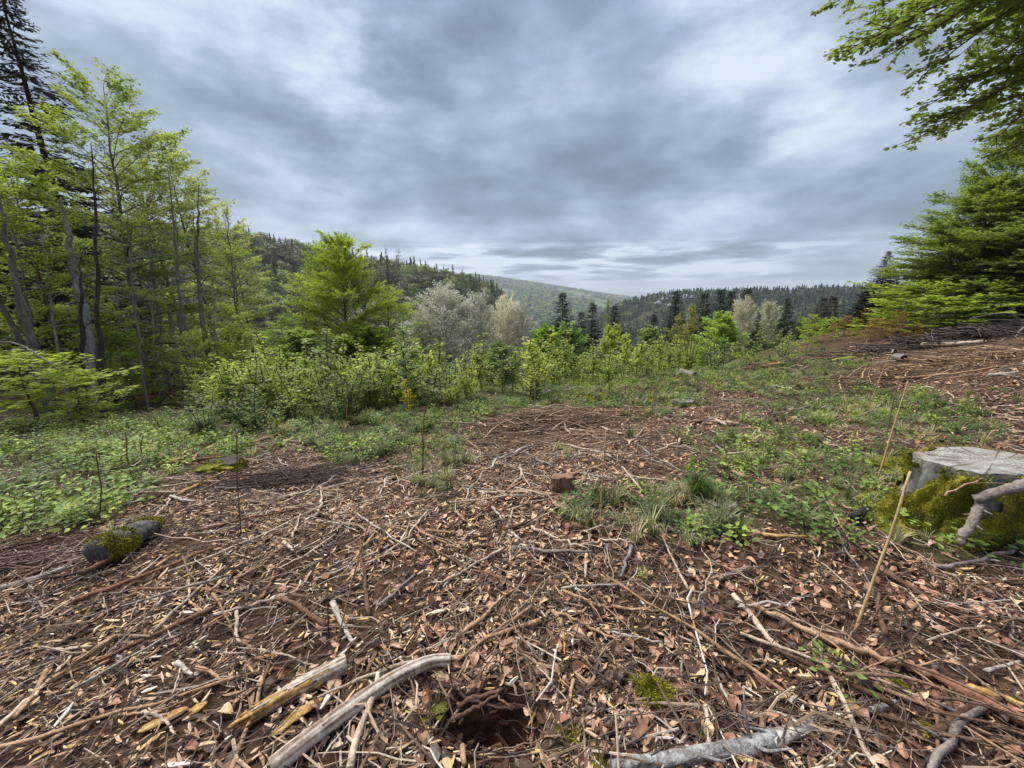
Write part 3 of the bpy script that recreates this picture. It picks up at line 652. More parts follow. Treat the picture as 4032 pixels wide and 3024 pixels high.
T(ROUND[0], 'maple_tree', 2850, 1216, 27, 'fresh green tree with a smooth round crown', (.095, .155, .042), width_px=210)
T(WILLOW[0], 'willow_tree', 2925, 1153, 34, 'beige willow with a brushy crown behind the round green tree', (.38, .36, .25), width_px=160)
T(WILLOW[1], 'willow_tree', 3020, 1172, 35, 'straw coloured willow sloping down to the right', (.36, .365, .22), width_px=160, rot=1)
T(FIR[1], 'spruce_tree', 2985, 1230, 31, 'brownish green spruce below the straw coloured willow', (.045, .055, .028), width_px=110)
T(FIR[0], 'spruce_tree', 3098, 1170, 35, 'wide spruce standing clear in front of the far dark ridge', FM, width_px=150)
T(FIR[2], 'spruce_tree', 3226, 1165, 38, 'grey green spruce of a pair before the far ridge', (.035, .048, .032), width_px=80)
T(FIR[2], 'spruce_tree', 3266, 1160, 40, 'brownish partner of the grey green spruce', (.045, .05, .035), width_px=80, rot=2)
T(FIR[1], 'spruce_tree', 3145, 1260, 30, 'low dark green spruce below the wide one', FM, width_px=110)
T(ROUND[1], 'maple_tree', 3150, 1235, 34, 'small fresh green crown between the low spruces', (.08, .14, .04), width_px=110)
T(ROUND[1], 'maple_tree', 3280, 1240, 28, 'light green rounded shrub tree before the right ridge', (.10, .15, .03), width_px=150)
# --- right stand
T(FIR[0], 'spruce_tree', 3470, 985, 17, 'black spruce leaning from behind the right beeches', (.016, .022, .018), width_px=150)
T(FIR[1], 'spruce_tree', 3400, 1110, 18, 'shorter black spruce left of the leaning one', (.016, .022, .018), width_px=130)
T(BIG, 'beech_tree', 3860, 690, 13.5, 'front beech of the right stand with grey trunk and layered boughs', (.08, .125, .032), width_px=500)
T(BIG, 'beech_tree', 3960, 470, 14.5, 'tall deep green beech behind the front one of the right stand', (.065, .105, .026), width_px=700)
T(BIG, 'beech_tree', 4230, 330, 12.5, 'massive dark green beech at the outer right edge', (.06, .098, .024), width_px=800, rot=2)
T(BEECH[1], 'beech_tree', 3700, 860, 15.5, 'slender beech at the left side of the right stand', (.08, .13, .025), width_px=300)
T(BIG, 'beech_tree', 4060, 880, 13, 'dense lower beech filling the right stand at the edge', (.055, .098, .018), width_px=520, rot=3)
for px_, tp_, dp_, r_ in ((4130, 560, 14, 1), (3960, 760, 12.8, 2.5), (4180, 780, 12, 4), (3830, 930, 14, 5), (4330, 500, 12, 3)):
    T(BIG, 'beech_tree', px_, tp_, dp_, 'leafy beech in the dense part of the right stand', (.065, .105, .026), width_px=520, rot=r_, group='beeches of the right stand')
T(BEECH[3], 'beech_tree', 3870, 760, 17, 'slim beech in the shade deep in the right stand', (.05, .09, .018), width_px=400)
for px, top, dpt, col, w in [(3620, 1090, 13, (.115, .17, .03), 340), (3560, 1170, 14.5, (.10, .155, .03), 260), (3700, 1150, 12, (.11, .17, .03), 300), (3860, 1085, 12, (.10, .16, .028), 330), (3600, 1010, 15, (.10, .155, .03), 340), (3960, 1150, 11.5, (.09, .15, .025), 300), (4060, 1080, 11.5, (.07, .12, .022), 340)]:
    T(YOUNG[px % 3], 'young_beech', px, top, dpt, 'young beech with bright layered sprays before the right stand', col, width_px=w, group='young beeches before the right stand')
for i in range(26):
    px = rng.uniform(3180, 4150); dpt = rng.uniform(11.5, 16)
    br_ = rng.random() < .45
    T(YOUNG[i % 3], 'hornbeam_shrub' if br_ else 'young_beech', px, rng.uniform(1190, 1270)-(px-3600)*.05, dpt, 'bronze leaved hornbeam shrub behind the slash ridge' if br_ else 'low green beech growth behind the slash ridge',
      (.10, .085, .035) if br_ else tuple(np.array((.095, .14, .03))*rng.uniform(.8, 1.2)), wide=rng.uniform(.9, 1.6), group='bronze shrubs behind the slash ridge' if br_ else 'low green growth behind the slash ridge', rot=rng.uniform(0, 6))
# --- overhanging beech whose trunk stands outside the view on the right
def over_tree():
    rng = np.random.default_rng(61); base = np.array([7.4, 3.6, float(Zg(7.4, 3.6))]); H = 12.0
    tp = np.stack([np.linspace(0, -.5, 12), np.linspace(0, .2, 12), np.linspace(-.4, H, 12)], 1)
    tr = MB(); tube(tr, tp, np.linspace(.24, .04, 12), 10, rough=.05, rng=rng)
    A = []; B = []; ra = []; rb = []; LA = []; LD = []; LL = []
    tips = [(3290, 20, 5.6), (3330, 210, 5.2), (3480, 240, 5.2), (3640, 150, 6), (3620, 300, 5.6), (3630, 430, 5.6), (3565, 590, 5.8), (3700, 520, 6), (3800, 330, 6), (3880, 140, 6), (3780, -60, 5.5), (3560, -100, 6), (3420, 60, 6), (3960, 420, 5.4), (3900, 560, 6), (3520, 110, 5.6), (3700, 60, 5), (4010, 250, 5), (3850, 450, 6.6), (3950, 620, 6.5),
            (3960, 60, 6.5), (3850, -20, 7), (4000, 150, 7), (3760, 230, 7), (4030, 500, 7), (3650, -20, 7), (3900, 280, 7.5)]
    for i, (px, py, t) in enumerate(tips):
        tip = P3(px, py, t)-base; h = max(2.5, min(H-.5, tip[2]*.75+rng.uniform(.3, 1.6))); c = np.array([-.5*h/H, .2*h/H, h])
        s_ = np.linspace(0, 1, 9); pt = c+(tip-c)*s_[:, None]; ln = np.linalg.norm(tip-c); pt[:, 2] += .16*ln*np.sin(s_*math.pi)*(1-.2*s_)
        pt += rng.normal(0, .03, (9, 3))*s_[:, None]; rr = .05*(1-s_*.93)
        A += list(pt[:-1]); B += list(pt[1:]); ra += list(rr[:-1]); rb += list(rr[1:])
        dh = unit((tip-c)*np.array([1, 1, .4])); sdv = unit(np.cross(dh, [0, 0, 1.0]))
        for j in range(int(14*ln)):
            q = rng.uniform(.30, 1.0); p = np.array([np.interp(q, s_, pt[:, x]) for x in range(3)]); tl = ln*.20*(1.25-q)*rng.uniform(.5, 1.2)+.16
            sg = 1 if j % 2 else -1; an = sg*rad(rng.uniform(25, 60)); dd = unit(dh*math.cos(an)+sdv*math.sin(an)+np.array([0, 0, rng.normal(-.12, .16)]))
            A.append(p); B.append(p+dd*tl); ra.append(.007); rb.append(.0025); LA.append(p); LD.append(dd); LL.append(tl)
    br = MB(); segs(br, A, B, np.array(ra), np.array(rb), 5)
    LA = np.array(LA); LD = np.array(LD); LL = np.array(LL); cnt = np.maximum(3, rng.poisson(LL*62)); ix = np.repeat(np.arange(len(LL)), cnt); n = len(ix)
    P = LA[ix]+LD[ix]*(LL[ix]*rng.uniform(.1, 1.05, n))[:, None]+rng.normal(0, .02, (n, 3)); sdv = unit(np.cross(LD[ix], [0, 0, 1.0]))
    D = LD[ix]*rng.uniform(.3, .9, n)[:, None]+sdv*(rng.choice([-1, 1], n)*rng.uniform(.4, 1, n))[:, None]+rng.normal(0, .2, (n, 3))
    Nn = unit(np.array([0, 0, 1.0])+rng.normal(0, .42, (n, 3))); sz = .068*rng.uniform(.6, 1.25, n)
    lf = MB(); D = unit(D); Sd = unit(np.cross(D, Nn)); Up = np.cross(Sd, D); l = sz[:, None]; w = l*.62
    V = np.stack([P, P+D*l*.25+Sd*w*.42, P+D*l*.65+Sd*w*.45, P+D*l, P+D*l*.65-Sd*w*.45+Up*w*.15, P+D*l*.25-Sd*w*.42+Up*w*.15], 1).reshape(-1, 3)
    i6 = np.arange(n)[:, None]*6; Q = np.concatenate([i6+np.array([[0, 1, 2, 3]]), i6+np.array([[0, 3, 4, 5]])])
    lf.add(V, Q, None, 0, np.repeat(rng.uniform(0, 1, n), 6))
    e = bpy.data.objects.new('beech_tree', None); C.objects.link(e); e.location = base; tag(e, 'nearest beech, only its leafy boughs hanging into view from above right', 'tree')
    ob('trunk', tr.mesh('near_trunk', M_BARKG, True), e); ob('limb_structure', br.mesh('near_branches', M_TWIG, True), e)
    c = ob('crown', lf.mesh('near_crown', M_LEAF), e); c.color = (.14, .19, .05, 1)
over_tree()

# ------------------------------------------------------------------ wooded hills
def crown_mesh(seed, H, R, n, leaf, shape, m):
    rng = np.random.default_rng(seed); P = []; 
    k = 26; cz = rng.uniform(.15, .95, k); ca = rng.uniform(0, 6.28, k)
    if shape == 'round': cr = R*np.sqrt(np.clip(1-((cz-.52)/.55)**2, 0, 1))*rng.uniform(.35, .9, k); cs = np.full(k, R*.34)
    else: cr = R*(1-cz)*rng.uniform(.3, .95, k); cs = R*.30*(1.15-cz)
    cc = np.stack([np.cos(ca)*cr, np.sin(ca)*cr, cz*H], 1)
    ix = rng.integers(0, k, n); d = unit(rng.normal(size=(n, 3))); P = cc[ix]+d*cs[ix][:, None]*rng.uniform(.75, 1.1, n)[:, None]*(np.array([1, 1, .7]) if shape == 'round' else np.array([1, 1, 1.2]))
    if shape != 'round':
        s_ = rng.random(n//6)**.6; q = np.stack([rng.normal(0, .1, len(s_))*R*(1-s_), rng.normal(0, .1, len(s_))*R*(1-s_), (.5+.5*s_)*H], 1); P = np.vstack([P, q]); d = np.vstack([d, unit(rng.normal(size=(len(s_), 3)))])
    P[:, 2] = np.maximum(P[:, 2], H*.05)
    nn = unit(d*np.array([.7, .7, 1])+rng.normal(0, .35, P.shape)+np.array([0, 0, .35])); D = np.cross(nn, rng.normal(size=P.shape))
    mb = MB(); leaves(mb, P-unit(D)*leaf*.5, D, nn, leaf*rng.uniform(.6, 1.3, len(P)), leaf*.8, 0, rng.uniform(0, 1, len(P)))
    tube(mb, [(0, 0, -1.0), (0, 0, H*.5), (0, 0, H*.96)], [.05*R+.05, .04*R, .015], 5, 1)
    return mb.mesh('wood_tree', [m, M_BARKG])
HUE_A = [(0, (.060, .078, .038)), (.25, (.105, .115, .048)), (.45, (.145, .135, .060)), (.62, (.110, .145, .052)), (.8, (.17, .21, .065)), (.93, (.21, .27, .07)), (1, (.17, .15, .11))]
HUE_D = [(0, (.035, .055, .042)), (.5, (.055, .078, .052)), (.8, (.085, .108, .058)), (1, (.13, .155, .065))]
HUE_B = [(0, (.030, .055, .038)), (.25, (.055, .090, .045)), (.5, (.10, .155, .055)), (.8, (.14, .205, .065)), (1, (.18, .245, .075))]
MA = leaf_mat('wood_foliage_near', hue=HUE_A, trans=.15); MD = leaf_mat('wood_foliage_conifer', hue=HUE_D, trans=.08); MBf = leaf_mat('wood_foliage_far', hue=HUE_B, trans=.2)
A_R = [crown_mesh(70+i, 8, 2.9, 1500, .42, 'round', MA) for i in range(3)]; A_C = [crown_mesh(75+i, 10, 1.9, 900, .40, 'cone', MA) for i in range(2)]
D_C = [crown_mesh(80+i, 11, 2.2, 420, .85, 'cone', MD) for i in range(2)]; D_R = [crown_mesh(85, 8, 3.0, 420, .9, 'round', MD)]
B_R = [crown_mesh(90+i, 10, 6, 110, 3.4, 'round', MBf) for i in range(2)]
PROTO = {}
def scatter(name, P, R_, Sc, protos, label, cat, seed=0, kind='stuff'):
    """one object of uncountable stuff: the meshes of real things nearby, repeated on points"""
    n = len(P); me = bpy.data.meshes.new(name); me.vertices.add(n); me.vertices.foreach_set('co', np.asarray(P, np.float32).ravel())
    rng = np.random.default_rng(seed)
    a = me.attributes.new('rot', 'FLOAT_VECTOR', 'POINT'); a.data.foreach_set('vector', np.asarray(R_, np.float32).ravel())
    a = me.attributes.new('siz', 'FLOAT_VECTOR', 'POINT'); a.data.foreach_set('vector', np.asarray(Sc, np.float32).ravel())
    a = me.attributes.new('pick', 'INT', 'POINT'); a.data.foreach_set('value', rng.integers(0, len(protos), n).astype(np.int32))
    o = ob(name, me); tag(o, label, cat, kind=kind)
    g = bpy.data.node_groups.new(name, 'GeometryNodeTree')
    g.interface.new_socket('Geometry', in_out='INPUT', socket_type='NodeSocketGeometry'); g.interface.new_socket('Geometry', in_out='OUTPUT', socket_type='NodeSocketGeometry')
    gi_ = g.nodes.new('NodeGroupInput'); go = g.nodes.new('NodeGroupOutput'); ip = g.nodes.new('GeometryNodeInstanceOnPoints'); jn = g.nodes.new('GeometryNodeJoinGeometry')
    for p in protos:
        oi = g.nodes.new('GeometryNodeObjectInfo'); oi.inputs['Object'].default_value = p; oi.inputs['As Instance'].default_value = True; oi.transform_space = 'ORIGINAL'
        g.links.new(oi.outputs['Geometry'], jn.inputs[0])
    def na(nm, ty):
        x = g.nodes.new('GeometryNodeInputNamedAttribute'); x.data_type = ty; x.inputs[0].default_value = nm; return x.outputs[0]
    er = g.nodes.new('FunctionNodeEulerToRotation'); g.links.new(na('rot', 'FLOAT_VECTOR'), er.inputs[0])
    ip.inputs['Pick Instance'].default_value = len(protos) > 1
    g.links.new(gi_.outputs[0], ip.inputs['Points']); g.links.new(jn.outputs[0], ip.inputs['Instance']); g.links.new(er.outputs[0], ip.inputs['Rotation'])
    g.links.new(na('siz', 'FLOAT_VECTOR'), ip.inputs['Scale'])
    if len(protos) > 1: g.links.new(na('pick', 'INT'), ip.inputs['Instance Index'])
    g.links.new(ip.outputs[0], go.inputs[0])
    m = o.modifiers.new('scatter', 'NODES'); m.node_group = g
    return o
def wood(seed, a0, a1, r0, r1, spacing, keep=None):
    rng = np.random.default_rng(seed); area = .5*(a1-a0)*(r1**2-r0**2); n = int(area/spacing**2)
    a = rng.uniform(a0, a1, n); r = np.sqrt(rng.uniform(r0**2, r1**2, n)); x, y = r*np.sin(a), r*np.cos(a)
    if keep is not None: k = keep(x, y, r, a); x, y = x[k], y[k]
    return x, y, Zg(x, y)
azp = lambda px: azel(px, 1150)[0]
def place_wood(name, seed, x, y, z, meshes, hmin, hmax, label, cat, group, n_real):
    rng = np.random.default_rng(seed); o_ = np.argsort(np.hypot(x, y)+1e5*(np.arctan2(x, y) < azp(150))); real = o_[:n_real]; prot = []
    for c, i in enumerate(real):
        k = c % len(meshes); s_ = rng.uniform(hmin, hmax)
        o = ob(name, meshes[k], None, (x[i], y[i], z[i]-.3), (0, 0, rng.uniform(0, 6.28)), (s_*rng.uniform(.85, 1.2), s_*rng.uniform(.85, 1.2), s_))
        tag(o, label, cat, group)
        if c < len(meshes): prot.append(o)
    return o_[n_real:], prot
def spread(idx, x, y, z, seed, hmin, hmax):
    rng = np.random.default_rng(seed); n = len(idx); s_ = rng.uniform(hmin, hmax, n)
    P = np.stack([x[idx], y[idx], z[idx]-.3], 1); R_ = np.stack([np.zeros(n), np.zeros(n), rng.uniform(0, 6.28, n)], 1)
    return P, R_, np.stack([s_*rng.uniform(.85, 1.2, n), s_*rng.uniform(.85, 1.2, n), s_], 1)
x, y, z = wood(101, azp(-4500), azp(2110), 60, 285, 5.2, lambda x, y, r, a: (a > azp(250)) | (r > 100))
rest, pr = place_wood('hillside_tree', 1, x, y, z, A_R+A_C[:1]+A_R, .7, 1.35, 'tree of the wooded hillside behind the left stand, in early leaf', 'tree', 'trees of the wooded hillside on the left', 260)
P, R_, Sc = spread(rest, x, y, z, 2, .65, 1.35); scatter('hillside_wood', P, R_, Sc, pr[:4], 'mixed wood covering the steep left hillside', 'wood', 3)
x, y, z = wood(111, azp(1000), azp(2060), 235, 275, 12); P, R_, Sc = spread(np.arange(len(x)), x, y, z, 4, .6, 1.0)
o = ob('crest_fir', A_C[1], None, (x[0], y[0], z[0]), None, .8); tag(o, 'small pointed fir on the crest of the left hillside', 'tree')
scatter('crest_wood', P[1:], R_[1:], Sc[1:]*np.array([.8, .8, .8]), [o], 'pointed firs and thin trees along the crest of the left hillside', 'wood', 5)
def nrock(x, y, r, a): return fbm(x/45, y/30, 91, 3) < .30
x, y, z = wood(102, azp(2330), azp(4500), 195, 640, 6.6, nrock)
rest, pr = place_wood('ridge_spruce', 6, x, y, z, D_C+D_R, .7, 1.25, 'dark spruce on the near flank of the far right ridge', 'tree', 'spruces on the flank of the right ridge', 150)
P, R_, Sc = spread(rest, x, y, z, 7, .6, 1.25); scatter('ridge_wood', P, R_, Sc, pr[:3], 'dark spruce wood covering the right ridge', 'wood', 8)
x, y, z = wood(103, azp(1850), azp(2900), 600, 2750, 13, lambda x, y, r, a: (fbm(x/160, y/260, 95, 4) > -.17))
rest, pr = place_wood('valley_tree', 9, x, y, z, B_R, .6, 1.2, 'rounded tree on the lower slope of the far green valley', 'tree', 'trees in the far green valley', 40)
P, R_, Sc = spread(rest, x, y, z, 10, .6, 1.3); scatter('valley_wood', P, R_, Sc, pr[:2], 'woods and hedges on the far green valley side', 'wood', 11)
# lower slope between the clearing and the valley
x, y, z = wood(104, azp(900), azp(3900), 38, 150, 7.5, lambda x, y, r, a: (a > azp(2050)) | (r > 50))
rest, pr = place_wood('slope_tree', 12, x, y, z, [A_R[0], A_C[1], A_R[2]], .5, .85, 'tree on the lower slope below the clearing', 'tree', 'trees on the lower slope below the clearing', 120)
P, R_, Sc = spread(rest, x, y, z, 13, .5, .85); scatter('lower_wood', P, R_, Sc, pr[:3], 'wood filling the valley floor beyond the clearing', 'wood', 14)
# rock faces
rng = np.random.default_rng(17)
for i, (px, py, w) in enumerate([(2612, 1198, 40), (2650, 1186, 46), (2700, 1183, 56), (2640, 1212, 44), (2590, 1210, 30), (2725, 1176, 40)]):
    t = gt(px, py-6); d = ray(px, py-6); c = d*t; mb = MB(); n = 9
    u = np.linspace(-1, 1, n); X, Y = np.meshgrid(u, u); h = np.sqrt(np.clip(1-X**2-Y**2, 0, 1))
    R0 = w/2/F*t; V = np.stack([X*R0, Y*R0*.7, h*R0*.55+rng.normal(0, .06*R0, X.shape)], -1).reshape(-1, 3)
    ii, jj = np.meshgrid(np.arange(n-1), np.arange(n-1), indexing='ij'); b = (ii*n+jj).ravel(); mb.add(V, np.stack([b, b+1, b+n+1, b+n], 1))
    o = ob('rock_outcrop', mb.mesh('rock', M_ROCK), None, (c[0], c[1], float(Zg(c[0], c[1]))+3.0), (rng.uniform(-.2, .2), 0, rng.uniform(0, 3)))
    tag(o, 'pale grey rock face among spruces on the right ridge', 'rock', 'rock faces on the right ridge')
# village
hb = MB(); a, b, h = 6, 4.5, 5.5
hb.add([(-a, -b, -3), (a, -b, -3), (a, b, -3), (-a, b, -3), (-a, -b, h), (a, -b, h), (a, b, h), (-a, b, h), (-a, 0, h+3.4), (a, 0, h+3.4)], [(0, 1, 5, 4), (1, 2, 6, 5), (2, 3, 7, 6), (3, 0, 4, 7)], [(4, 8, 7), (5, 6, 9)], 0)
hb.add([(-a-.5, -b-.5, h-.3), (a+.5, -b-.5, h-.3), (a+.5, 0, h+3.7), (-a-.5, 0, h+3.7), (-a-.5, b+.5, h-.3), (a+.5, b+.5, h-.3)], [(0, 1, 2, 3), (3, 2, 5, 4)], None, 1)
HOUSE = hb.mesh('house', [M_PLAS, M_ROOF])
for i in range(46):
    px = rng.uniform(2205, 2470); py = 1150+(px-2205)*.075+rng.uniform(-9, 14); t = gt(px, py)
    if t > 290: 
        dr = ray(px, py); tt = np.geomspace(400, 6000, 900); hh = CZ+tt*dr[2]-Zg(tt*dr[0], tt*dr[1]); i_ = int(np.argmax(hh < 0))
        if hh[i_] >= 0: continue
        t = tt[i_]
    p = ray(px, py)*t; o = ob('village_house', HOUSE, None, (p[0], p[1], float(Zg(p[0], p[1]))+2), (0, 0, rng.uniform(0, 3.14)), rng.uniform(.8, 1.5))
    tag(o, 'pale house with a reddish roof in the distant hillside village', 'house', 'houses of the distant village')

# ------------------------------------------------------------------ shrubs and saplings
def shrub(seed, H, ns, spread_, leaf, dens, wand=0.35, lw=.62, side=3):
    rng = np.random.default_rng(seed); st = MB(); A = []; B = []; LA = []; LD = []; LL = []
    for i in range(ns):
        az = rng.uniform(0, 6.28); sp = rng.uniform(.1, 1)*spread_; h = H*rng.uniform(.55, 1.05); s_ = np.linspace(0, 1, 6)
        d = np.array([math.cos(az), math.sin(az), 0]); pt = d*.02*ns*.2+d[None]*(sp*s_**1.3)[:, None]*h+np.array([0, 0, 1.0])*(s_*h*(1-.25*sp))[:, None]; pt += rng.normal(0, .012*H, (6, 3))*s_[:, None]
        A += list(pt[:-1]); B += list(pt[1:])
        for k in range(5): LA.append(pt[k] if k else pt[0]+(pt[1]-pt[0])*.6); LD.append(unit(pt[k+1]-pt[k])); LL.append(np.linalg.norm(pt[k+1]-pt[k])*(1 if k else .4))
        for k in range(side):
            q = rng.uniform(.3, .95); p = np.array([np.interp(q, s_, pt[:, x]) for x in range(3)]); dd = unit(np.append(rng.normal(size=2), .7)); tl = wand*h*(1.1-q)
            A.append(p); B.append(p+dd*tl); LA.append(p); LD.append(dd); LL.append(tl)
    segs(st, A, B, .0035+.003*H, .002+.001*H, 4)
    LA, LD, LL = np.array(LA), np.array(LD), np.array(LL); cnt = np.maximum(1, rng.poisson(LL*dens)); ix = np.repeat(np.arange(len(LL)), cnt); n = len(ix)
    P = LA[ix]+LD[ix]*(LL[ix]*rng.random(n))[:, None]; a = rng.uniform(0, 6.28, n); o = np.stack([np.cos(a), np.sin(a), rng.normal(.15, .3, n)], 1)
    P = P+o*leaf*.25; nn = unit(np.array([0, 0, 1.0])+rng.normal(0, .45, (n, 3))); sz = leaf*rng.uniform(.55, 1.2, n)
    lf = MB(); leaves(lf, P, o, nn, sz, sz*lw, 0, rng.random(n), .15)
    return st.mesh('stems', M_TWIG), lf.mesh('foliage', M_LEAF), H
SHRUB = [shrub(201, 1.25, 20, .6, .052, 85), shrub(202, 1.0, 11, .55, .05, 85), shrub(203, 1.2, 6, .40, .044, 56, .45), shrub(204, .8, 9, .6, .046, 56), shrub(205, 1.1, 5, .5, .05, 40, .5, side=6)]
SAPL = [shrub(211, 1.3, 1, .12, .052, 80, .34, side=18), shrub(212, 1.2, 2, .3, .05, 75, .36, side=13), shrub(213, .9, 1, .1, .055, 80, .4, side=12), shrub(214, 1.3, 1, .3, .048, 50, .5, side=14)]
def put_shrub(name, m, x, y, H, label, color, group=None, wide=1.0, rot=0., cat='shrub'):
    e = bpy.data.objects.new(name, None); C.objects.link(e); e.location = (x, y, float(Zg(x, y))-.02); s_ = H/m[2]; e.scale = (s_*wide, s_*wide, s_); e.rotation_euler = (0, 0, rot); tag(e, label, cat, group)
    c = ob('stems', m[0], e); c['kind'] = 'stuff'; c = ob('foliage', m[1], e); c.color = (color[0]*1.9, color[1]*1.6, color[2]*1.5, 1); c['kind'] = 'stuff'
    return e
def shrub_px(name, m, px, base, top, label, color, wide=1.0, group=None):
    g_ = G(px, base); t = gt(px, base); H = (base-top)/F*t*.98
    return put_shrub(name, m, g_[0], g_[1], H, label, color, group, wide, px % 6)
shrub_px('hazel_shrub', SHRUB[0], 1340, 1670, 1410, 'dense many stemmed green shrub at the far edge of the bare ground', (.075, .125, .045), 1.15)
shrub_px('hazel_shrub', SHRUB[0], 1000, 1700, 1500, 'wide pale green shrub left of the dense many stemmed one', (.085, .14, .065), 1.5)
shrub_px('hazel_shrub', SHRUB[1], 820, 1720, 1540, 'low soft green shrub at the end of the left herb patch', (.08, .13, .06), 1.6)
for px_, b_, t_, w_, lb_ in ((905, 1660, 1450, 1.3, 'feathery light green shrub between the herb patch and the left stand'), (640, 1700, 1560, 1.4, 'low feathery shrub in the left herbs'), (1080, 1720, 1530, 1.2, 'light green shrub near the wide pale one'), (1240, 1690, 1500, 1.0, 'upright pale shrub left of the dense many stemmed one'), (480, 1760, 1640, 1.1, 'small pale shrub above the left herbs'), (760, 1640, 1490, 1.2, 'pale shrub at the foot of the left stand')):
    shrub_px('hazel_shrub', SHRUB[1 if px_ % 4 else 2], px_, b_, t_, lb_, (.105, .15, .065), w_)
shrub_px('hazel_shrub', SHRUB[0], 1150, 1620, 1440, 'pale green shrub behind the wide one', (.085, .14, .055), 1.3)
shrub_px('hazel_shrub', SHRUB[1], 1690, 1700, 1590, 'small bright green shrub in front of the sapling thicket', (.10, .16, .05), 1.7)
shrub_px('rowan_sapling', SAPL[0], 1522, 1625, 1390, 'slender sapling with pale green leaves right of the dense shrub', (.12, .17, .05), 1.1)
shrub_px('rowan_sapling', SAPL[1], 1610, 1640, 1470, 'yellow leaved sapling before the green thicket', (.26, .26, .03), 1.1)
shrub_px('rowan_sapling', SAPL[0], 1670, 1850, 1560, 'thin tall sapling with few leaves on the brown litter', (.09, .14, .04), .5)
shrub_px('rowan_sapling', SAPL[1], 2020, 1560, 1330, 'dark stemmed leafy sapling in the middle of the thicket', (.075, .12, .055), 1.4)
shrub_px('rowan_sapling', SAPL[0], 2400, 1560, 1300, 'tall light green sapling in the thicket, right of the middle', (.10, .155, .045), 1.4)
shrub_px('rowan_sapling', SAPL[2], 2715, 1890, 1740, 'lone sapling with round bright leaves beside the grass tussock', (.14, .21, .03), 1.0)
shrub_px('rowan_sapling', SAPL[2], 2560, 1620, 1500, 'small yellowish sapling above the brown litter', (.16, .20, .03), .9)
shrub_px('rowan_sapling', SAPL[2], 3010, 1800, 1700, 'young lime leaved sapling among the right herbs', (.15, .21, .03), 1.0)
shrub_px('rowan_sapling', SAPL[1], 3800, 1590, 1500, 'young bright green sapling on the bare slope at the right', (.15, .22, .03), 1.2)
shrub_px('rowan_sapling', SAPL[2], 3350, 1760, 1650, 'small sapling with thin yellow leaves in the right herb patch', (.15, .16, .03), .9)
rng = np.random.default_rng(23)
k = 0
while k < 330:                                   # the thicket of young growth along the far edge of the clearing
    px = rng.uniform(760, 3500) if rng.random() < .62 else rng.uniform(800, 1900)
    edge = np.interp(px, [430, 700, 1000, 1300, 1700, 2100, 2500, 2900, 3200, 3500], [1700, 1640, 1620, 1600, 1560, 1530, 1470, 1430, 1385, 1350])
    t0_ = np.interp(px, [430, 700, 1000, 1350, 1700, 2100, 2500, 2900, 3200, 3500], [8.6, 7.6, 6.6, 6.2, 6.6, 7.6, 9.2, 11, 12.2, 12.8]); t = t0_*rng.uniform(.95, 1.12)+rng.exponential(3.0)
    d = ray(px, 1512); x, y = d[0]*t, d[1]*t
    if np.hypot(x, y) > 24: continue
    top = np.interp(px, [430, 1000, 1350, 2000, 2400, 2900, 3200, 3500], [1470, 1370, 1330, 1300, 1285, 1290, 1280, 1270])+rng.exponential(85)-25
    rr_ = ray(px, top); H = CZ+rr_[2]/math.hypot(rr_[0], rr_[1])*math.hypot(x, y)-float(Zg(x, y))
    if H < .3 or H > 4.2: continue
    if rng.random() < .25: H *= rng.uniform(.4, .8)
    if rng.random() < np.clip((vn(px/170, t*.5, 12)-.35)*-3, 0, .8): continue
    H = min(H, 3.4)/1.05
    sm = rng.random(); hue = rng.random()
    col = np.array((.115, .175, .070))*(1-hue)+np.array((.175, .235, .066))*hue
    if rng.random() < .2: col = np.array((.10, .155, .085))
    if sm < .38: put_shrub('shrub', SHRUB[rng.integers(1, 5)], x, y, H*.85, 'leafy green shrub in the thicket along the edge of the clearing', tuple(col), 'shrubs of the thicket along the clearing edge', rng.uniform(.9, 1.5), rng.uniform(0, 6))
    else: put_shrub('sapling', SAPL[rng.integers(0, 4)], x, y, H*rng.uniform(.9, 1.3), 'slender sapling in the thicket along the edge of the clearing', tuple(col), 'saplings of the thicket along the clearing edge', rng.uniform(.9, 1.6), rng.uniform(0, 6), 'sapling')
    k += 1

# ------------------------------------------------------------------ small ground plants
def herb(seed, n, H, R, leaf, lw=.75):
    rng = np.random.default_rng(seed); mb = MB(); a = rng.uniform(0, 6.28, n); r = R*np.sqrt(rng.random(n)); h = H*rng.uniform(.3, 1, n)*(1-.3*r/R)
    P = np.stack([np.cos(a)*r, np.sin(a)*r, h], 1); o = np.stack([np.cos(a+rng.normal(0, .8, n)), np.sin(a+rng.normal(0, .8, n)), rng.normal(0, .2, n)], 1)
    B0 = np.stack([np.cos(a)*r*.4, np.sin(a)*r*.4, np.zeros(n)-.02], 1); k = rng.choice(n, max(4, n//4), replace=False); segs(mb, B0[k], P[k], .0015, .001, 3, 1)
    leaves(mb, P, o, unit(np.array([0, 0, 1.0])+rng.normal(0, .35, (n, 3))), leaf*rng.uniform(.6, 1.2, n), leaf*lw*rng.uniform(.6, 1.1, n), 0, rng.random(n), .12)
    return mb.mesh('herb', [M_HERB, M_TWIG])
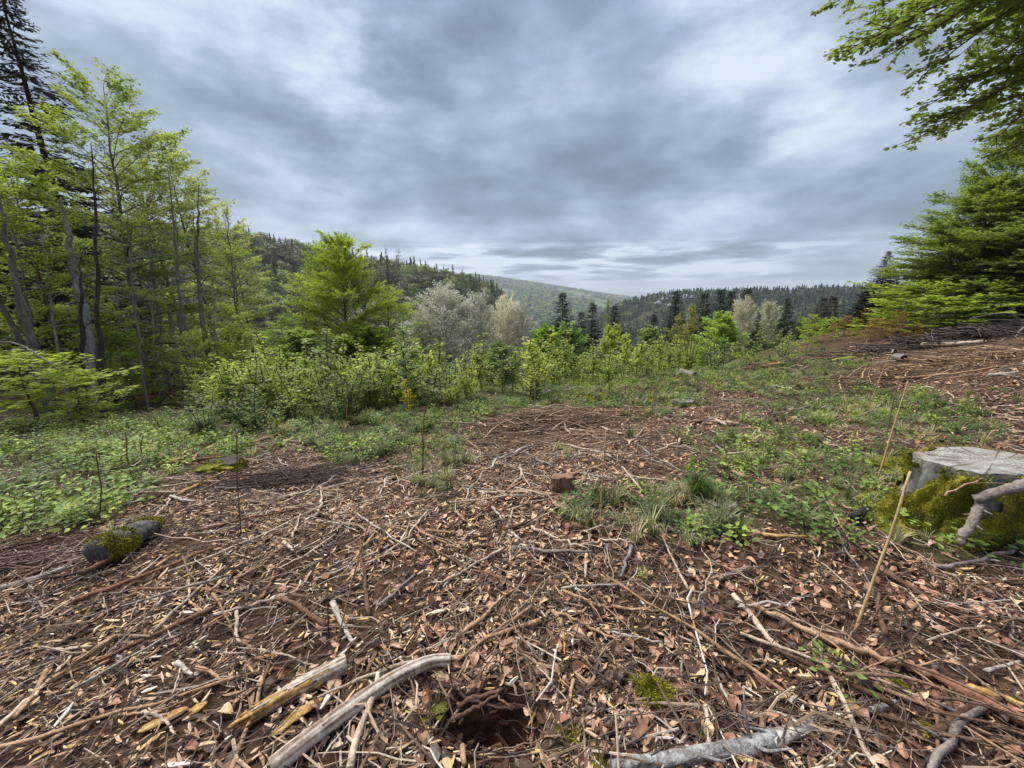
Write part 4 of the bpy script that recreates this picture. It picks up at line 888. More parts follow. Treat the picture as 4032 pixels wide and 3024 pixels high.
def tuft(seed, n, H, spread_, w=.004, m=None):
    rng = np.random.default_rng(seed); mb = MB(); a = rng.uniform(0, 6.28, n); d = np.stack([np.cos(a), np.sin(a), np.zeros(n)], 1); sd_ = np.stack([-np.sin(a), np.cos(a), np.zeros(n)], 1)
    h = H*rng.uniform(.5, 1.1, n)[:, None]; sp = spread_*rng.uniform(.2, 1.2, n)[:, None]; b = d*rng.uniform(0, .03, n)[:, None]; Z = np.array([0, 0, 1.0]); w_ = w*rng.uniform(.6, 1.3, n)[:, None]
    pts = [b-Z*.01, b+d*sp*.18*h+Z*h*.45, b+d*sp*.55*h+Z*h*(.82-.1*sp), b+d*sp*1.05*h+Z*h*(.95-.40*sp)]
    V = np.stack([pts[0]-sd_*w_, pts[0]+sd_*w_, pts[1]-sd_*w_*.9, pts[1]+sd_*w_*.9, pts[2]-sd_*w_*.6, pts[2]+sd_*w_*.6, pts[3]], 1).reshape(-1, 3)
    i = np.arange(n)[:, None]*7; mb.add(V, np.concatenate([i+np.array([[0, 1, 3, 2]]), i+np.array([[2, 3, 5, 4]])]), i+np.array([[4, 5, 6]]), 0, np.repeat(rng.random(n), 7))
    return mb.mesh('tuft', m or M_GRASS)
M_HERB = leaf_mat('herb_leaves', hue=[(0, (.060, .11, .026)), (.35, (.10, .165, .034)), (.7, (.15, .215, .042)), (.9, (.20, .26, .05)), (1, (.24, .27, .05))], trans=.25, spec=.3)
M_GRASS = leaf_mat('grass', hue=[(0, (.075, .10, .04)), (.35, (.13, .155, .07)), (.65, (.20, .215, .12)), (.92, (.27, .26, .15)), (1, (.38, .32, .19))], trans=.25, spec=.35)
M_TUSS = leaf_mat('tussock_grass', col=(.055, .105, .02), trans=.2)
M_STRAW = leaf_mat('dry_grass', hue=[(0, (.30, .22, .12)), (1, (.42, .33, .19))], trans=.2)
HERB = [herb(301, 46, .14, .13, .038), herb(302, 60, .20, .16, .042), herb(303, 34, .08, .12, .030), herb(304, 26, .24, .09, .050)]
TUFT = [tuft(311, 26, .16, .7), tuft(312, 34, .22, .8, .0045), tuft(313, 22, .12, .9, .0035), tuft(314, 24, .15, 1.1, .0035, M_STRAW)]
def sample_ground(seed, n, rmin, rmax, p=1.5, r1=3.0, a=64):
    """random ground points in front of the camera, denser close by"""
    rng = np.random.default_rng(seed); rr = np.linspace(rmin, rmax, 400); den = rr*np.minimum(1, (r1/rr)**p); cdf = np.cumsum(den); cdf /= cdf[-1]
    r = np.interp(rng.random(n), cdf, rr); an = rng.uniform(rad(-a), rad(a), n); x = r*np.sin(an); y = r*np.cos(an)
    return x, y, r, rng
def slope_rot(x, y, rng, jit=.2):
    e_ = .06; gx = (Zg(x+e_, y)-Zg(x-e_, y))/(2*e_); gy = (Zg(x, y+e_)-Zg(x, y-e_))/(2*e_)
    return gx, gy
def orient(x, y, yaw, rng, jit):
    """XYZ eulers that lay local Z on the ground normal (plus jitter) after turning by yaw"""
    gx, gy = slope_rot(x, y, rng); gx = gx+rng.normal(0, jit, len(x)); gy = gy+rng.normal(0, jit, len(x))
    nz = unit(np.stack([-gx, -gy, np.ones_like(gx)], 1)); f = np.stack([np.cos(yaw), np.sin(yaw), np.zeros_like(yaw)], 1)
    X = unit(f-nz*(f*nz).sum(1, keepdims=True)); Y = np.cross(nz, X)
    ry = np.arcsin(np.clip(-X[:, 2], -1, 1)); rx = np.arctan2(Y[:, 2], nz[:, 2]); rz = np.arctan2(X[:, 1], X[:, 0])
    return np.stack([rx, ry, rz], 1)
# countable plants first
plants = []
for i, (px, py, hpx, nm, me_i, lab) in enumerate([
    (3180, 2110, 120, 'leafy_plant', 1, 'bushy dark green herb at the lower corner of the right patch'), (3290, 2130, 120, 'leafy_plant', 1, 'bushy bright herb right at the patch corner next to the bushy dark one'),
    (2900, 2160, 140, 'leafy_plant', 3, 'single upright seedling with broad leaves below the grass'), (2530, 2280, 60, 'leafy_plant', 3, 'tiny seedling with two broad leaves on the brown litter'),
    (3060, 2020, 110, 'leafy_plant', 1, 'leafy herb clump beside the half hidden stump'), (2960, 1990, 120, 'leafy_plant', 0, 'light green herb hiding the right half of the small stump'),
    (3700, 2140, 150, 'leafy_plant', 1, 'dark fine leaved weed in front of the big mossy stump'), (3900, 2180, 120, 'leafy_plant', 0, 'green weed under the forked dead branch'),
    (1450, 1790, 60, 'leafy_plant', 2, 'bluish green low herb left of the long grass'), (1180, 1775, 70, 'leafy_plant', 0, 'soft green herb at the left of the middle grass')]):
    g_ = G(px, py); s_ = hpx/F*gt(px, py)/(.14, .20, .08, .24)[me_i]
    o = ob(nm, HERB[me_i], None, g_, (0, 0, i), s_); tag(o, lab, 'plant'); plants.append(o)
T_OBJ = []
for i, (px, py, hpx, me_i, lab) in enumerate([(2330, 2090, 110, 1, 'grass tuft at the left end of the central grass'), (2560, 2100, 120, 1, 'thick grass tuft in the central grass'), (2450, 1960, 90, 0, 'grass tuft right of the sawn stump'),
    (2880, 1740, 90, 1, 'dark arching grass tuft above the right herbs'), (1500, 1800, 90, 1, 'bluish grass tuft before the dense shrub'), (1650, 1860, 70, 2, 'short yellow green tuft by a dark hole'), (2480, 1730, 70, 0, 'green tuft above the brown litter in the middle'), (2700, 1950, 60, 3, 'dry straw coloured tuft left of the green tussock')]):
    g_ = G(px, py); s_ = hpx/F*gt(px, py)/(.16, .22, .12, .15)[me_i]; o = ob('grass_tuft', TUFT[me_i], None, g_, (0, 0, i), s_); tag(o, lab, 'grass tuft'); T_OBJ.append(o)
g_ = G(2745, 1990); t = gt(2745, 1990); o = ob('grass_tussock', tuft(320, 520, .24, .55, .0022, M_TUSS), None, g_, None, 110/F*t/.18); tag(o, 'dense dark green grass tussock beside the half hidden stump', 'grass tussock')
g_ = G(2690, 1985); o = ob('dry_grass_tuft', tuft(321, 120, .2, 1.3, .003, M_STRAW), None, g_, None, .9); tag(o, 'fan of dry straw lying left of the dark green tussock', 'grass tuft')
x, y, r, rng = sample_ground(401, 60000, 1.2, 16, 1.0, 4)
g = green_at(x, y); gl = g['left'] | g['right']; pr_ = np.where(gl, np.where(g['left'], .26, .15), np.where(g['mid'] | g['strip'], .22, np.where(g['stump'], .35, np.where(g['centre'], .12, .0012)))); pr_ = pr_*np.clip((vn(x*2.2, y*2.2, 55)*.6+vn(x*6, y*6, 57)*.5-.33)*2.2, .04, 1)
pr_ = np.where((r > 9) & (x < y*.75) & (x > -y*.72), np.maximum(pr_, .15), pr_); k = rng.random(len(x)) < pr_
x, y, r = x[k], y[k], r[k]; s_ = rng.uniform(.35, 1.0, len(x))*(1+.35*green_at(x, y)['left'])
scatter('herb_layer', np.stack([x, y, Zg(x, y)], 1), np.stack([rng.normal(0, .15, len(x)), rng.normal(0, .15, len(x)), rng.uniform(0, 6.28, len(x))], 1), np.stack([s_]*3, 1), [plants[0], plants[5], plants[8], plants[3]], 'low herbs and brambles spreading over the clearing', 'herbs', 31)
x, y, r, rng = sample_ground(402, 70000, 1.3, 18, .9, 4)
g = green_at(x, y); pr_ = np.where(g['centre'], .9, np.where(g['mid'] | g['strip'], .55, np.where(g['knob'], .5, np.where(g['stump'], .35, np.where(g['left'] | g['right'], .16, .003))))); pr_ = np.where((r > 9.5) & (x < y*.75) & (x > -y*.72), np.maximum(pr_, .4), pr_)*np.clip((vn(x*1.8, y*1.8, 56)*.55+vn(x*5.5, y*5.5, 58)*.5-.36)*2.4, .03, 1); k = rng.random(len(x)) < pr_
x, y, r = x[k], y[k], r[k]; s_ = rng.uniform(.30, .82, len(x))
scatter('grass', np.stack([x, y, Zg(x, y)], 1), np.stack([rng.normal(0, .2, len(x)), rng.normal(0, .2, len(x)), rng.uniform(0, 6.28, len(x))], 1), np.stack([s_]*3, 1), T_OBJ[:1]+T_OBJ[2:3]+T_OBJ[5:6]+T_OBJ[3:4]+T_OBJ[1:2], 'short grass in patches between the litter', 'grass', 32)

# ------------------------------------------------------------------ fallen leaves, chips, twigs
def dleaf(seed, l=.075, w=.045):
    rng = np.random.default_rng(seed); u = np.linspace(0, 1, 6); v = np.linspace(-1, 1, 3); mb = MB()
    c1, c2, c3 = rng.uniform(-.7, 1.3), rng.uniform(-.35, .8), rng.uniform(-.7, .7)
    wd = np.array([.06, .72, 1, .9, .55, .04])*w*.5; P = []
    for i, a in enumerate(u):
        for b in v: P.append((a*l, b*wd[i], (c1*a*(1-a)*l*.9)+c2*abs(b)*wd[i]*1.2+c3*b*wd[i]*a+rng.normal(0, .0016)))
    Q = [(i*3+j, (i+1)*3+j, (i+1)*3+j+1, i*3+j+1) for i in range(5) for j in range(2)]
    P = np.array(P); P[:, 0] -= l/2; P[:, 2] -= P[:, 2].min()-.001; mb.add(P, Q); return mb.mesh('dead_leaf', M_DLEAF)
def chip(seed, l, w, h):
    rng = np.random.default_rng(seed); mb = MB(); n = 4; s_ = np.linspace(-.5, .5, n); P = []
    bend = rng.normal(0, .10)*l
    for i, a in enumerate(s_):
        ww = w*(.35 if i in (0, n-1) else rng.uniform(.8, 1.1))*.5; hh = h*(.5 if i in (0, n-1) else 1)*.5; o_ = bend*(a*2)**2+rng.normal(0, w*.12)
        P += [(a*l, -ww+o_, -hh), (a*l, ww+o_, -hh*rng.uniform(.3, 1)), (a*l, ww*.8+o_, hh), (a*l, -ww*.9+o_, hh*rng.uniform(.5, 1))]
    P = np.array(P); P[:, 2] += h*.4; Q = [(i*4+j, (i+1)*4+j, (i+1)*4+(j+1) % 4, i*4+(j+1) % 4) for i in range(n-1) for j in range(4)]+[(3, 2, 1, 0), ((n-1)*4, (n-1)*4+1, (n-1)*4+2, (n-1)*4+3)]
    mb.add(P, Q); return mb.mesh('chip', M_CHIP)
def twig(seed, l, r):
    rng = np.random.default_rng(seed); mb = MB(); n = 6; s_ = np.linspace(-.5, .5, n); p = np.stack([s_*l, np.cumsum(rng.normal(0, l*.05, n)), np.abs(rng.normal(0, l*.03, n))+r], 1); p[:, 1] -= p[:, 1].mean()
    tube(mb, p, np.linspace(r, r*.55, n), 4, cap=False); return mb.mesh('twig', M_DTWIG)
DL = [dleaf(i, l_, w_) for i, l_, w_ in ((501, .070, .042), (502, .060, .030), (503, .078, .050), (504, .052, .034), (505, .066, .026), (506, .045, .036), (507, .074, .038), (508, .040, .022), (509, .062, .046), (510, .050, .020))]
CHM = [chip(521, .032, .010, .004), chip(522, .048, .012, .005), chip(523, .026, .013, .004), chip(524, .065, .010, .006), chip(525, .040, .016, .005), chip(526, .022, .008, .003), chip(527, .085, .014, .007), chip(528, .035, .008, .004)]
TWM = [twig(541, .10, .0018), twig(542, .16, .0024), twig(543, .22, .003), twig(544, .30, .0036), twig(545, .13, .002)]
def real_litter(name, meshes, n, seed, rmax, smin, smax, label, cat, group, keep=None, jit=.35, up=.012):
    x, y, r, rng = sample_ground(seed, n*6, .75, rmax, 1.5, .9); px, py = project(x, y, Zg(x, y)); k = (px > 0) & (px < 4032) & (py < 3060)
    if keep is not None: k &= keep(px, py, rng)
    i = np.nonzero(k)[0]; i = i[np.argsort(r[i])][:n]; x, y = x[i], y[i]; E = orient(x, y, rng.uniform(0, 6.28, len(x)), rng, jit); z = Zg(x, y); out = []
    for c in range(len(x)):
        o = ob(name, meshes[c % len(meshes)], None, (x[c], y[c], z[c]+up), E[c], rng.uniform(smin, smax)); tag(o, label, cat, group); out.append(o)
    return out
RL = real_litter('fallen_leaf', DL, 290, 601, 2.3, .65, 1.1, 'dry brown beech leaf lying on the bare forest soil', 'leaf', 'fallen beech leaves in the foreground', lambda px, py, rng: rng.random(len(px)) < np.clip((px-900)/1400, .15, 1))
RC = real_litter('wood_chip', CHM[1:2]+CHM[3:5]+CHM[6:7]+CHM[:1]+CHM[5:6]+CHM[7:], 290, 602, 2.4, .9, 1.5, 'splintered wood chip lying on the dark soil', 'wood chip', 'wood chips in the foreground', lambda px, py, rng: rng.random(len(px)) < np.clip((3300-px)/2000, .35, 1))
RT = real_litter('twig', TWM, 150, 603, 3.0, .8, 1.4, 'thin dry twig lying on the forest litter', 'twig', 'dry twigs in the foreground')
def bulk(name, n, seed, rmin, rmax, protos, smin, smax, label, cat, prob, jit, upmax, p=1.35, r1=2.6):
    x, y, r, rng = sample_ground(seed, n, rmin, rmax, p, r1); k = rng.random(n) < prob(x, y, r); k &= (((x-PIT[0])/.16)**2+((y-PIT[1])/.09)**2 > 1) | (rng.random(n) < .15); x, y, r = x[k], y[k], r[k]; m = len(x)
    s_ = rng.uniform(smin, smax, m)*(1+np.maximum(0, r-4)*.05)
    P = np.stack([x, y, Zg(x, y)+rng.uniform(0, 1, m)**2*upmax+.001], 1); E = orient(x, y, rng.normal(.55, 1.0, m)+rng.integers(0, 2, m)*math.pi, rng, jit)
    return scatter(name, P, E, np.stack([s_]*3, 1), protos, label, cat, seed)
def dens(x, y, r, px_lo, px_hi):
    px, py = project(x, y, Zg(x, y)); return px, py
def p_chip(x, y, r):
    px, _ = project(x, y, Zg(x, y)); m = vn(x*2.6, y*2.6, 66)*.6+vn(x*8, y*8, 67)*.4
    return np.clip(2.4*(m-.30), 0.05, 1)*np.where(any_green(x, y), .3, 1)*np.clip(1.1-r/22, .3, 1)*np.where(px > 2500, .65, 1)
def p_leaf(x, y, r):
    px, py = project(x, y, Zg(x, y)); m = vn(x*2.0+9, y*2.0, 68)*.6+vn(x*7, y*7, 69)*.4
    return np.clip(1.9*(m-.2), .05, 1)*np.clip((px-500)/2000, .10, 1)*np.where(any_green(x, y), .5, 1)
bulk('wood_chips', 290000, 611, .55, 15, RC[:7], .28, .92, 'chips and bark splinters strewn over the clearing', 'wood chips', p_chip, .35, .022)
bulk('leaf_litter', 52000, 612, .55, 12, RL[:10], .4, .95, 'brown leaf litter strewn over the clearing', 'leaf litter', p_leaf, .45, .020)
bulk('twig_litter', 36000, 613, .6, 15, RT[:5], .5, 1.25, 'fine broken twigs strewn over the clearing', 'twigs', lambda x, y, r: np.clip(vn(x*1.7, y*1.7, 70)*1.5, .1, 1)*np.where(any_green(x, y), .5, 1), .16, .03)

M_PTWIG = litter_mat('pale_twig', [(0, (.10, .066, .045)), (.2, (.22, .15, .10)), (.45, (.38, .28, .20)), (.7, (.52, .42, .32)), (.88, (.60, .54, .47))])
PT = []
for i, (l_, r_) in enumerate(((.32, .0032), (.45, .004), (.6, .005), (.24, .0026), (.38, .006))):
    me = twig(560+i, l_, r_); me.materials[0] = M_PTWIG; g_ = G(1100+240*i, 2290+60*i, .02); o = ob('twig', me, None, g_, (0, 0, .5+i*.3)); tag(o, 'long pale twig lying loose on the litter', 'twig', 'long pale twigs'); PT.append(o)
bulk('loose_sticks', 4200, 614, .9, 15, PT, .4, 1.1, 'thin pale broken sticks criss-crossing the clearing', 'sticks', lambda x, y, r: np.clip((vn(x*1.1, y*1.1, 72)-.25)*2, .12, 1)*np.where(any_green(x, y), .35, 1), .10, .035, 1.0, 2.5)
# ------------------------------------------------------------------ sticks
COL = dict(pale=(.60, .49, .385), tan=(.46, .30, .175), brown=(.17, .098, .062), dark=(.07, .045, .032), gray=(.27, .24, .215), white=(.52, .48, .43), red=(.30, .155, .095), yellow=(.52, .34, .12))
def stick_px(pts, w, colr, label=None, group=None, lift=0.0, taper=.55, name='stick', m=None, k=8, sag=True, w2=None):
    G3 = []; dps = []
    for p in pts:
        if len(p) == 3: q = P3(*p); dps.append(p[2])
        else: q = G(*p); dps.append(gt(*p))
        G3.append(q)
    G3 = np.array(G3); dep = float(np.mean(dps)); r0 = w/2/F*dep; n = max(7, 4*len(pts)+1); seed = int(abs(pts[0][0]*7+pts[0][1])) % 9999; rng = np.random.default_rng(seed)
    ss = np.concatenate([[0], np.cumsum(np.linalg.norm(np.diff(G3, axis=0), axis=1))]); Lg = ss[-1]; s_ = np.linspace(0, Lg, n)
    path = np.stack([np.interp(s_, ss, G3[:, q]) for q in range(3)], 1)
    if len(pts) > 2:
        for _ in range(2): path[1:-1] = .5*path[1:-1]+.25*(path[:-2]+path[2:])
    path[1:-1, :2] += rng.normal(0, Lg*.011, (n-2, 2))
    if sag and len(pts[0]) == 2:
        zg = Zg(path[:, 0], path[:, 1]); path[:, 2] = np.maximum(zg, np.convolve(np.pad(zg, 2, 'edge'), np.ones(5)/5, 'valid')) + lift
    r = r0*np.linspace(1, taper if w2 is None else w2/w, n)*(1+rng.normal(0, .05, n)); path[:, 2] += r0*.8+(.018 if len(pts[0]) == 2 else 0)
    c = path[n//2].copy(); mb = MB()
    for q in rng.choice(np.arange(1, n-1), min(n-2, 2), replace=False): r[q] *= rng.uniform(1.12, 1.35)
    tube(mb, path-c, r, k, rough=.09, rng=rng)
    if Lg > .25:
        for _ in range(int(rng.integers(1, 4))):
            q = int(rng.integers(1, n-1)); tg = unit(path[q+1]-path[q-1]); sd2 = unit(np.cross(tg, [0, 0, 1.0]))*rng.choice([-1, 1]); l2 = min(.28, Lg*rng.uniform(.08, .28)); d2 = unit(tg*rng.uniform(.5, 1.2)+sd2+np.array([0, 0, rng.uniform(.05, .6)]))
            b0 = path[q]-c; segs(mb, [b0, b0+d2*l2*.5], [b0+d2*l2*.5, b0+d2*l2+sd2*l2*.1], [r[q]*.45, r[q]*.3], [r[q]*.3, r[q]*.12], 5)
    o = ob(name, mb.mesh('stick', m or M_STICK, True), None, c, color=COL.get(colr, (.3, .2, .1)))
    if label: tag(o, label, name.replace('_', ' '), group)
    else: tag(o, {'pale': 'barkless pale', 'tan': 'light tan', 'brown': 'dark brown', 'dark': 'nearly black', 'gray': 'weathered grey', 'white': 'bleached whitish', 'red': 'reddish brown', 'yellow': 'yellow split'}[colr]+' dry stick lying on the litter of the clearing', 'stick', group or colr+' sticks on the clearing')
    return o
ST = [([(1681, 2030), (1600, 2130), (1490, 2215), (1428, 2256)], 10, 'pale', 'long pale bent stick reaching up beyond the crossing stick'),
 ([(1393, 2052), (1219, 2161), (1090, 2250)], 9, 'pale'), ([(1323, 2117), (1199, 2211), (1040, 2276)], 10, 'pale'), ([(1527, 2166), (1390, 2240), (1239, 2296)], 9, 'white'),
 ([(1472, 2117), (1348, 2276)], 10, 'tan'), ([(1627, 2082), (1720, 2140), (1830, 2181)], 9, 'tan', 'tan stick crossing the end of the long pale bent stick'),
 ([(2100, 1754), (2000, 1800), (1920, 1858)], 11, 'white', 'whitish curved stick running down from the brush heap'), ([(2094, 1714), (1980, 1780), (1890, 1833)], 10, 'brown', 'brown stick lying parallel above the whitish curved stick'),
 ([(2049, 1843), (2054, 1888), (1995, 1957)], 11, 'pale', 'hooked pale stick left of the sawn stump'), ([(1885, 1948), (2000, 1950), (2120, 1948)], 9, 'pale'), ([(1239, 2047), (1273, 1997), (1264, 1933)], 10, 'pale', 'short pale curved stick standing out of the litter'),
 ([(1220, 2025), (1290, 1985), (1345, 1968)], 6, 'pale'), ([(1154, 2131), (1186, 2037)], 9, 'pale'), ([(2000, 2097), (2054, 2146)], 14, 'white', 'short whitish stick with a dark broken end'),
 ([(2010, 2236), (2012, 2130), (1975, 2097)], 9, 'tan'), ([(1020, 1745), (1110, 1715), (1199, 1689)], 13, 'tan', 'thick tan branch at the foot of the dense shrub'), ([(1935, 2007), (1980, 2067)], 12, 'white'), ([(1119, 2151), (1159, 2186)], 15, 'pale', 'stubby pale wood piece'),
 ([(845, 2439), (999, 2404), (1188, 2335), (1228, 2265)], 12, 'pale', 'long pale stick with a kink, above the broken yellow log'), ([(800, 2494), (860, 2449), (940, 2420)], 9, 'tan'), ([(1024, 2499), (1178, 2429), (1292, 2359)], 9, 'gray'),
 ([(1178, 2429), (1320, 2360), (1466, 2300)], 13, 'dark', 'dark stick beside the thin cane left of the middle'), ([(1491, 2404), (1560, 2350), (1635, 2280)], 15, 'gray', 'knobbly grey stick right of the thin cane'), ([(1024, 2379), (1064, 2330), (1088, 2250)], 15, 'red', 'reddish rough stick pointing to the viewer'),
 ([(1655, 2583), (1760, 2545), (1864, 2499)], 10, 'pale'), ([(1740, 2540), (1770, 2500)], 7, 'pale'), ([(0, 2886), (149, 2752), (283, 2603)], 18, 'pale', 'long pale stick at the left rim of the foreground'),
 ([(0, 2585), (110, 2545), (200, 2528)], 12, 'tan'), ([(224, 2568), (350, 2480), (477, 2399), (577, 2374)], 13, 'brown', 'long brown stick rising to the right in the left foreground'), ([(194, 2578), (368, 2563)], 14, 'pale'), ([(428, 2683), (512, 2573)], 11, 'gray'),
 ([(318, 2630), (420, 2600), (487, 2576)], 7, 'tan'), ([(656, 2598), (781, 2513)], 8, 'brown'), ([(343, 2603), (440, 2518)], 8, 'pale'), ([(621, 2404), (686, 2325)], 10, 'white'),
 ([(562, 2827), (600, 2825), (640, 2845), (680, 2885), (696, 2916)], 14, 'pale', 'curved cream coloured stick shaped like a hook'), ([(457, 2842), (580, 2825), (696, 2797), (800, 2740), (865, 2698)], 10, 'tan'), ([(704, 2628), (763, 2678)], 20, 'white', 'short white barked wood piece in the left foreground'),
 ([(781, 2650), (884, 2700)], 18, 'tan', 'short bark covered piece beside the white one'), ([(746, 2300), (751, 2385)], 12, 'pale'), ([(751, 2385), (825, 2440)], 10, 'tan'), ([(0, 2300), (150, 2270), (300, 2210)], 12, 'brown'), ([(60, 2330), (200, 2280), (340, 2225)], 11, 'gray'),
 ([(100, 2390), (280, 2320), (370, 2262)], 9, 'gray'), ([(0, 2180), (160, 2150), (300, 2100)], 9, 'dark'), ([(515, 2305), (600, 2240), (640, 2200)], 10, 'pale'), ([(620, 2250), (700, 2190)], 12, 'tan'), ([(835, 2340), (910, 2280)], 11, 'pale'), ([(930, 2295), (1040, 2240), (1090, 2180)], 12, 'tan'),
 ([(2173, 2424), (2280, 2465), (2372, 2514), (2446, 2543)], 15, 'tan', 'tan branch crossing the leaf litter in the centre foreground'), ([(2218, 2344), (2337, 2404), (2466, 2409), (2620, 2440), (2765, 2464)], 13, 'tan', 'long tan branch behind the one crossing the leaf litter'),
 ([(2387, 2499), (2500, 2525), (2610, 2548)], 10, 'white'), ([(1800, 2528), (1900, 2450), (1969, 2379), (2024, 2340)], 15, 'tan', 'tan branch slanting up left of the centre leaf litter'), ([(1944, 2548), (2078, 2603), (2170, 2650), (2243, 2727)], 10, 'tan'),
 ([(1950, 2470), (2050, 2515)], 9, 'tan'), ([(2685, 2613), (2680, 2700), (2720, 2750), (2760, 2802)], 9, 'gray'), ([(2814, 2663), (2850, 2750), (2900, 2842)], 13, 'white', 'bleached stick pointing down to the lichen covered branch'),
 ([(2735, 2717), (2820, 2800), (2900, 2887)], 16, 'dark', 'dark split stick beside the bleached one'), ([(2775, 2802), (2795, 2961)], 19, 'pale', 'pale stub standing before the lichen covered branch'), ([(2257, 2693), (2233, 2822)], 16, 'tan', 'tan splinter jutting up from the moss'), ([(1810, 2911), (1830, 3040)], 32, 'tan', 'thick tan splinter at the lower rim beside the hole'),
 ([(2218, 2489), (2223, 2593)], 11, 'yellow', 'orange yellow splinter in the leaf litter'), ([(2180, 2425), (2215, 2485)], 18, 'tan'), ([(2640, 2410), (2700, 2405), (2765, 2460)], 6, 'brown'), ([(2830, 2300), (2890, 2262), (2984, 2250)], 14, 'gray'),
 ([(2928, 2373), (3051, 2445), (3274, 2540), (3469, 2612), (3669, 2679)], 20, 'tan', 'long tan pole running right through the right foreground', 28), ([(3660, 2668), (3803, 2763), (4060, 2890)], 32, 'red', 'thick reddish end of the long pole at the right rim', 46),
 ([(3580, 2345), (3663, 2473), (3747, 2562), (3858, 2629)], 8, 'pale', 'thin pale bow shaped stick right of the canes'), ([(3636, 2386), (3800, 2392), (4040, 2384)], 6, 'white'), ([(3875, 2662), (4009, 2623)], 16, 'white'), ([(3803, 2735), (3920, 2765), (4040, 2807)], 30, 'yellow', 'yellow brown split plank at the right rim'),
 ([(3130, 2690), (3240, 2692), (3340, 2705)], 12, 'brown'), ([(3200, 2580), (3350, 2640), (3480, 2740)], 8, 'brown'), ([(2055, 1558), (2169, 1547), (2318, 1527)], 9, 'white', 'bleached trunk lying before the thicket'), ([(2124, 1644), (2180, 1680), (2239, 1699)], 8, 'pale'), ([(2040, 1670), (2100, 1640), (2180, 1625)], 8, 'tan'), ([(2210, 1640), (2225, 1690), (2250, 1720)], 9, 'pale'),
 ([(2180, 1660), (2300, 1668), (2400, 1650)], 6, 'brown'), ([(2240, 1610), (2350, 1625), (2535, 1622)], 7, 'tan'), ([(2130, 1750), (2250, 1760), (2350, 1790), (2410, 1812)], 8, 'pale'), ([(2587, 1783), (2696, 1729), (2786, 1709)], 9, 'pale', 'forked pale branch among the herbs right of the centre'), ([(2702, 1725), (2712, 1690), (2747, 1660)], 7, 'pale'),
 ([(2477, 1759), (2537, 1694)], 9, 'pale'), ([(2278, 1873), (2350, 1888), (2423, 1898)], 12, 'gray', 'grey branch behind the sawn stump'), ([(2075, 1793), (2120, 1825), (2180, 1850)], 10, 'gray'), ([(2030, 1945), (2120, 1950), (2214, 1962)], 10, 'tan'),
 ([(2094, 2087), (2199, 2141), (2278, 2166), (2343, 2141), (2430, 2142), (2502, 2156)], 14, 'pale', 'long wavy branch lying below the central grass'), ([(2485, 2166), (2443, 2291)], 16, 'gray', 'short grey branch hanging down from the wavy one'), ([(2308, 2191), (2303, 2291)], 13, 'pale'), ([(2970, 2112), (3035, 2120), (3100, 2127)], 13, 'tan'),
 ([(2796, 2296), (2870, 2271), (3019, 2246)], 10, 'tan'), ([(2776, 1734), (2845, 1788)], 12, 'gray'), ([(2865, 1798), (2940, 1792), (3024, 1788)], 10, 'pale'), ([(3000, 2122), (3100, 2128), (3207, 2132)], 16, 'yellow', 'flat yellowish slat lying below the right herbs'),
 ([(3482, 2141), (3560, 2175), (3627, 2204)], 14, 'brown'), ([(3463, 1601), (3362, 1654)], 8, 'pale'), ([(3675, 2247), (3820, 2233), (3964, 2194), (4045, 2127)], 16, 'gray', 'long curved grey branch below the big mossy stump'),
 ([(3347, 1373), (3460, 1370), (3586, 1365)], 8, 'pale'), ([(3000, 1454), (3070, 1440), (3152, 1427)], 14, 'tan', 'flat tan slab on the slope before the thicket'), ([(3521, 1498), (3716, 1481), (4004, 1443)], 9, 'tan'), ([(3890, 1487), (4009, 1476)], 15, 'white', 'short white birch piece on the right slope'),
 ([(3624, 1373), (3750, 1365), (3868, 1357)], 22, 'pale', 'thick barkless log on the crest of the slash ridge'), ([(700, 1605), (900, 1580)], 9, 'tan'), ([(640, 1595), (780, 1590)], 10, 'pale'), ([(260, 1690), (330, 1660)], 12, 'tan', 'tan splinter near the foot of the left stand'), ([(250, 1610), (282, 1660)], 14, 'dark'), ([(30, 1607), (180, 1612)], 8, 'brown'),
 ([(730, 1830), (880, 1740)], 9, 'tan'), ([(670, 1840), (770, 1780)], 15, 'tan', 'tan log end with orange rot in the left herbs'), ([(705, 1960), (800, 1910), (885, 1868)], 13, 'yellow', 'straight yellow split stick before the small mossy stump'), ([(675, 1968), (740, 1985), (775, 1985)], 13, 'white', 'short bleached branch below the yellow split stick'),
 ([(490, 2000), (560, 1985), (650, 1970)], 9, 'gray'), ([(590, 2060), (650, 2010), (690, 1960)], 8, 'pale'), ([(420, 2065), (560, 2050), (640, 2000)], 9, 'gray'), ([(655, 1895), (780, 1905), (1000, 1895)], 6, 'pale'), ([(1050, 1690), (1180, 1695)], 12, 'tan')]
for it in ST:
    stick_px(it[0], it[1]*1.0, it[2], it[3] if len(it) > 3 else None, w2=it[4] if len(it) > 4 else None)
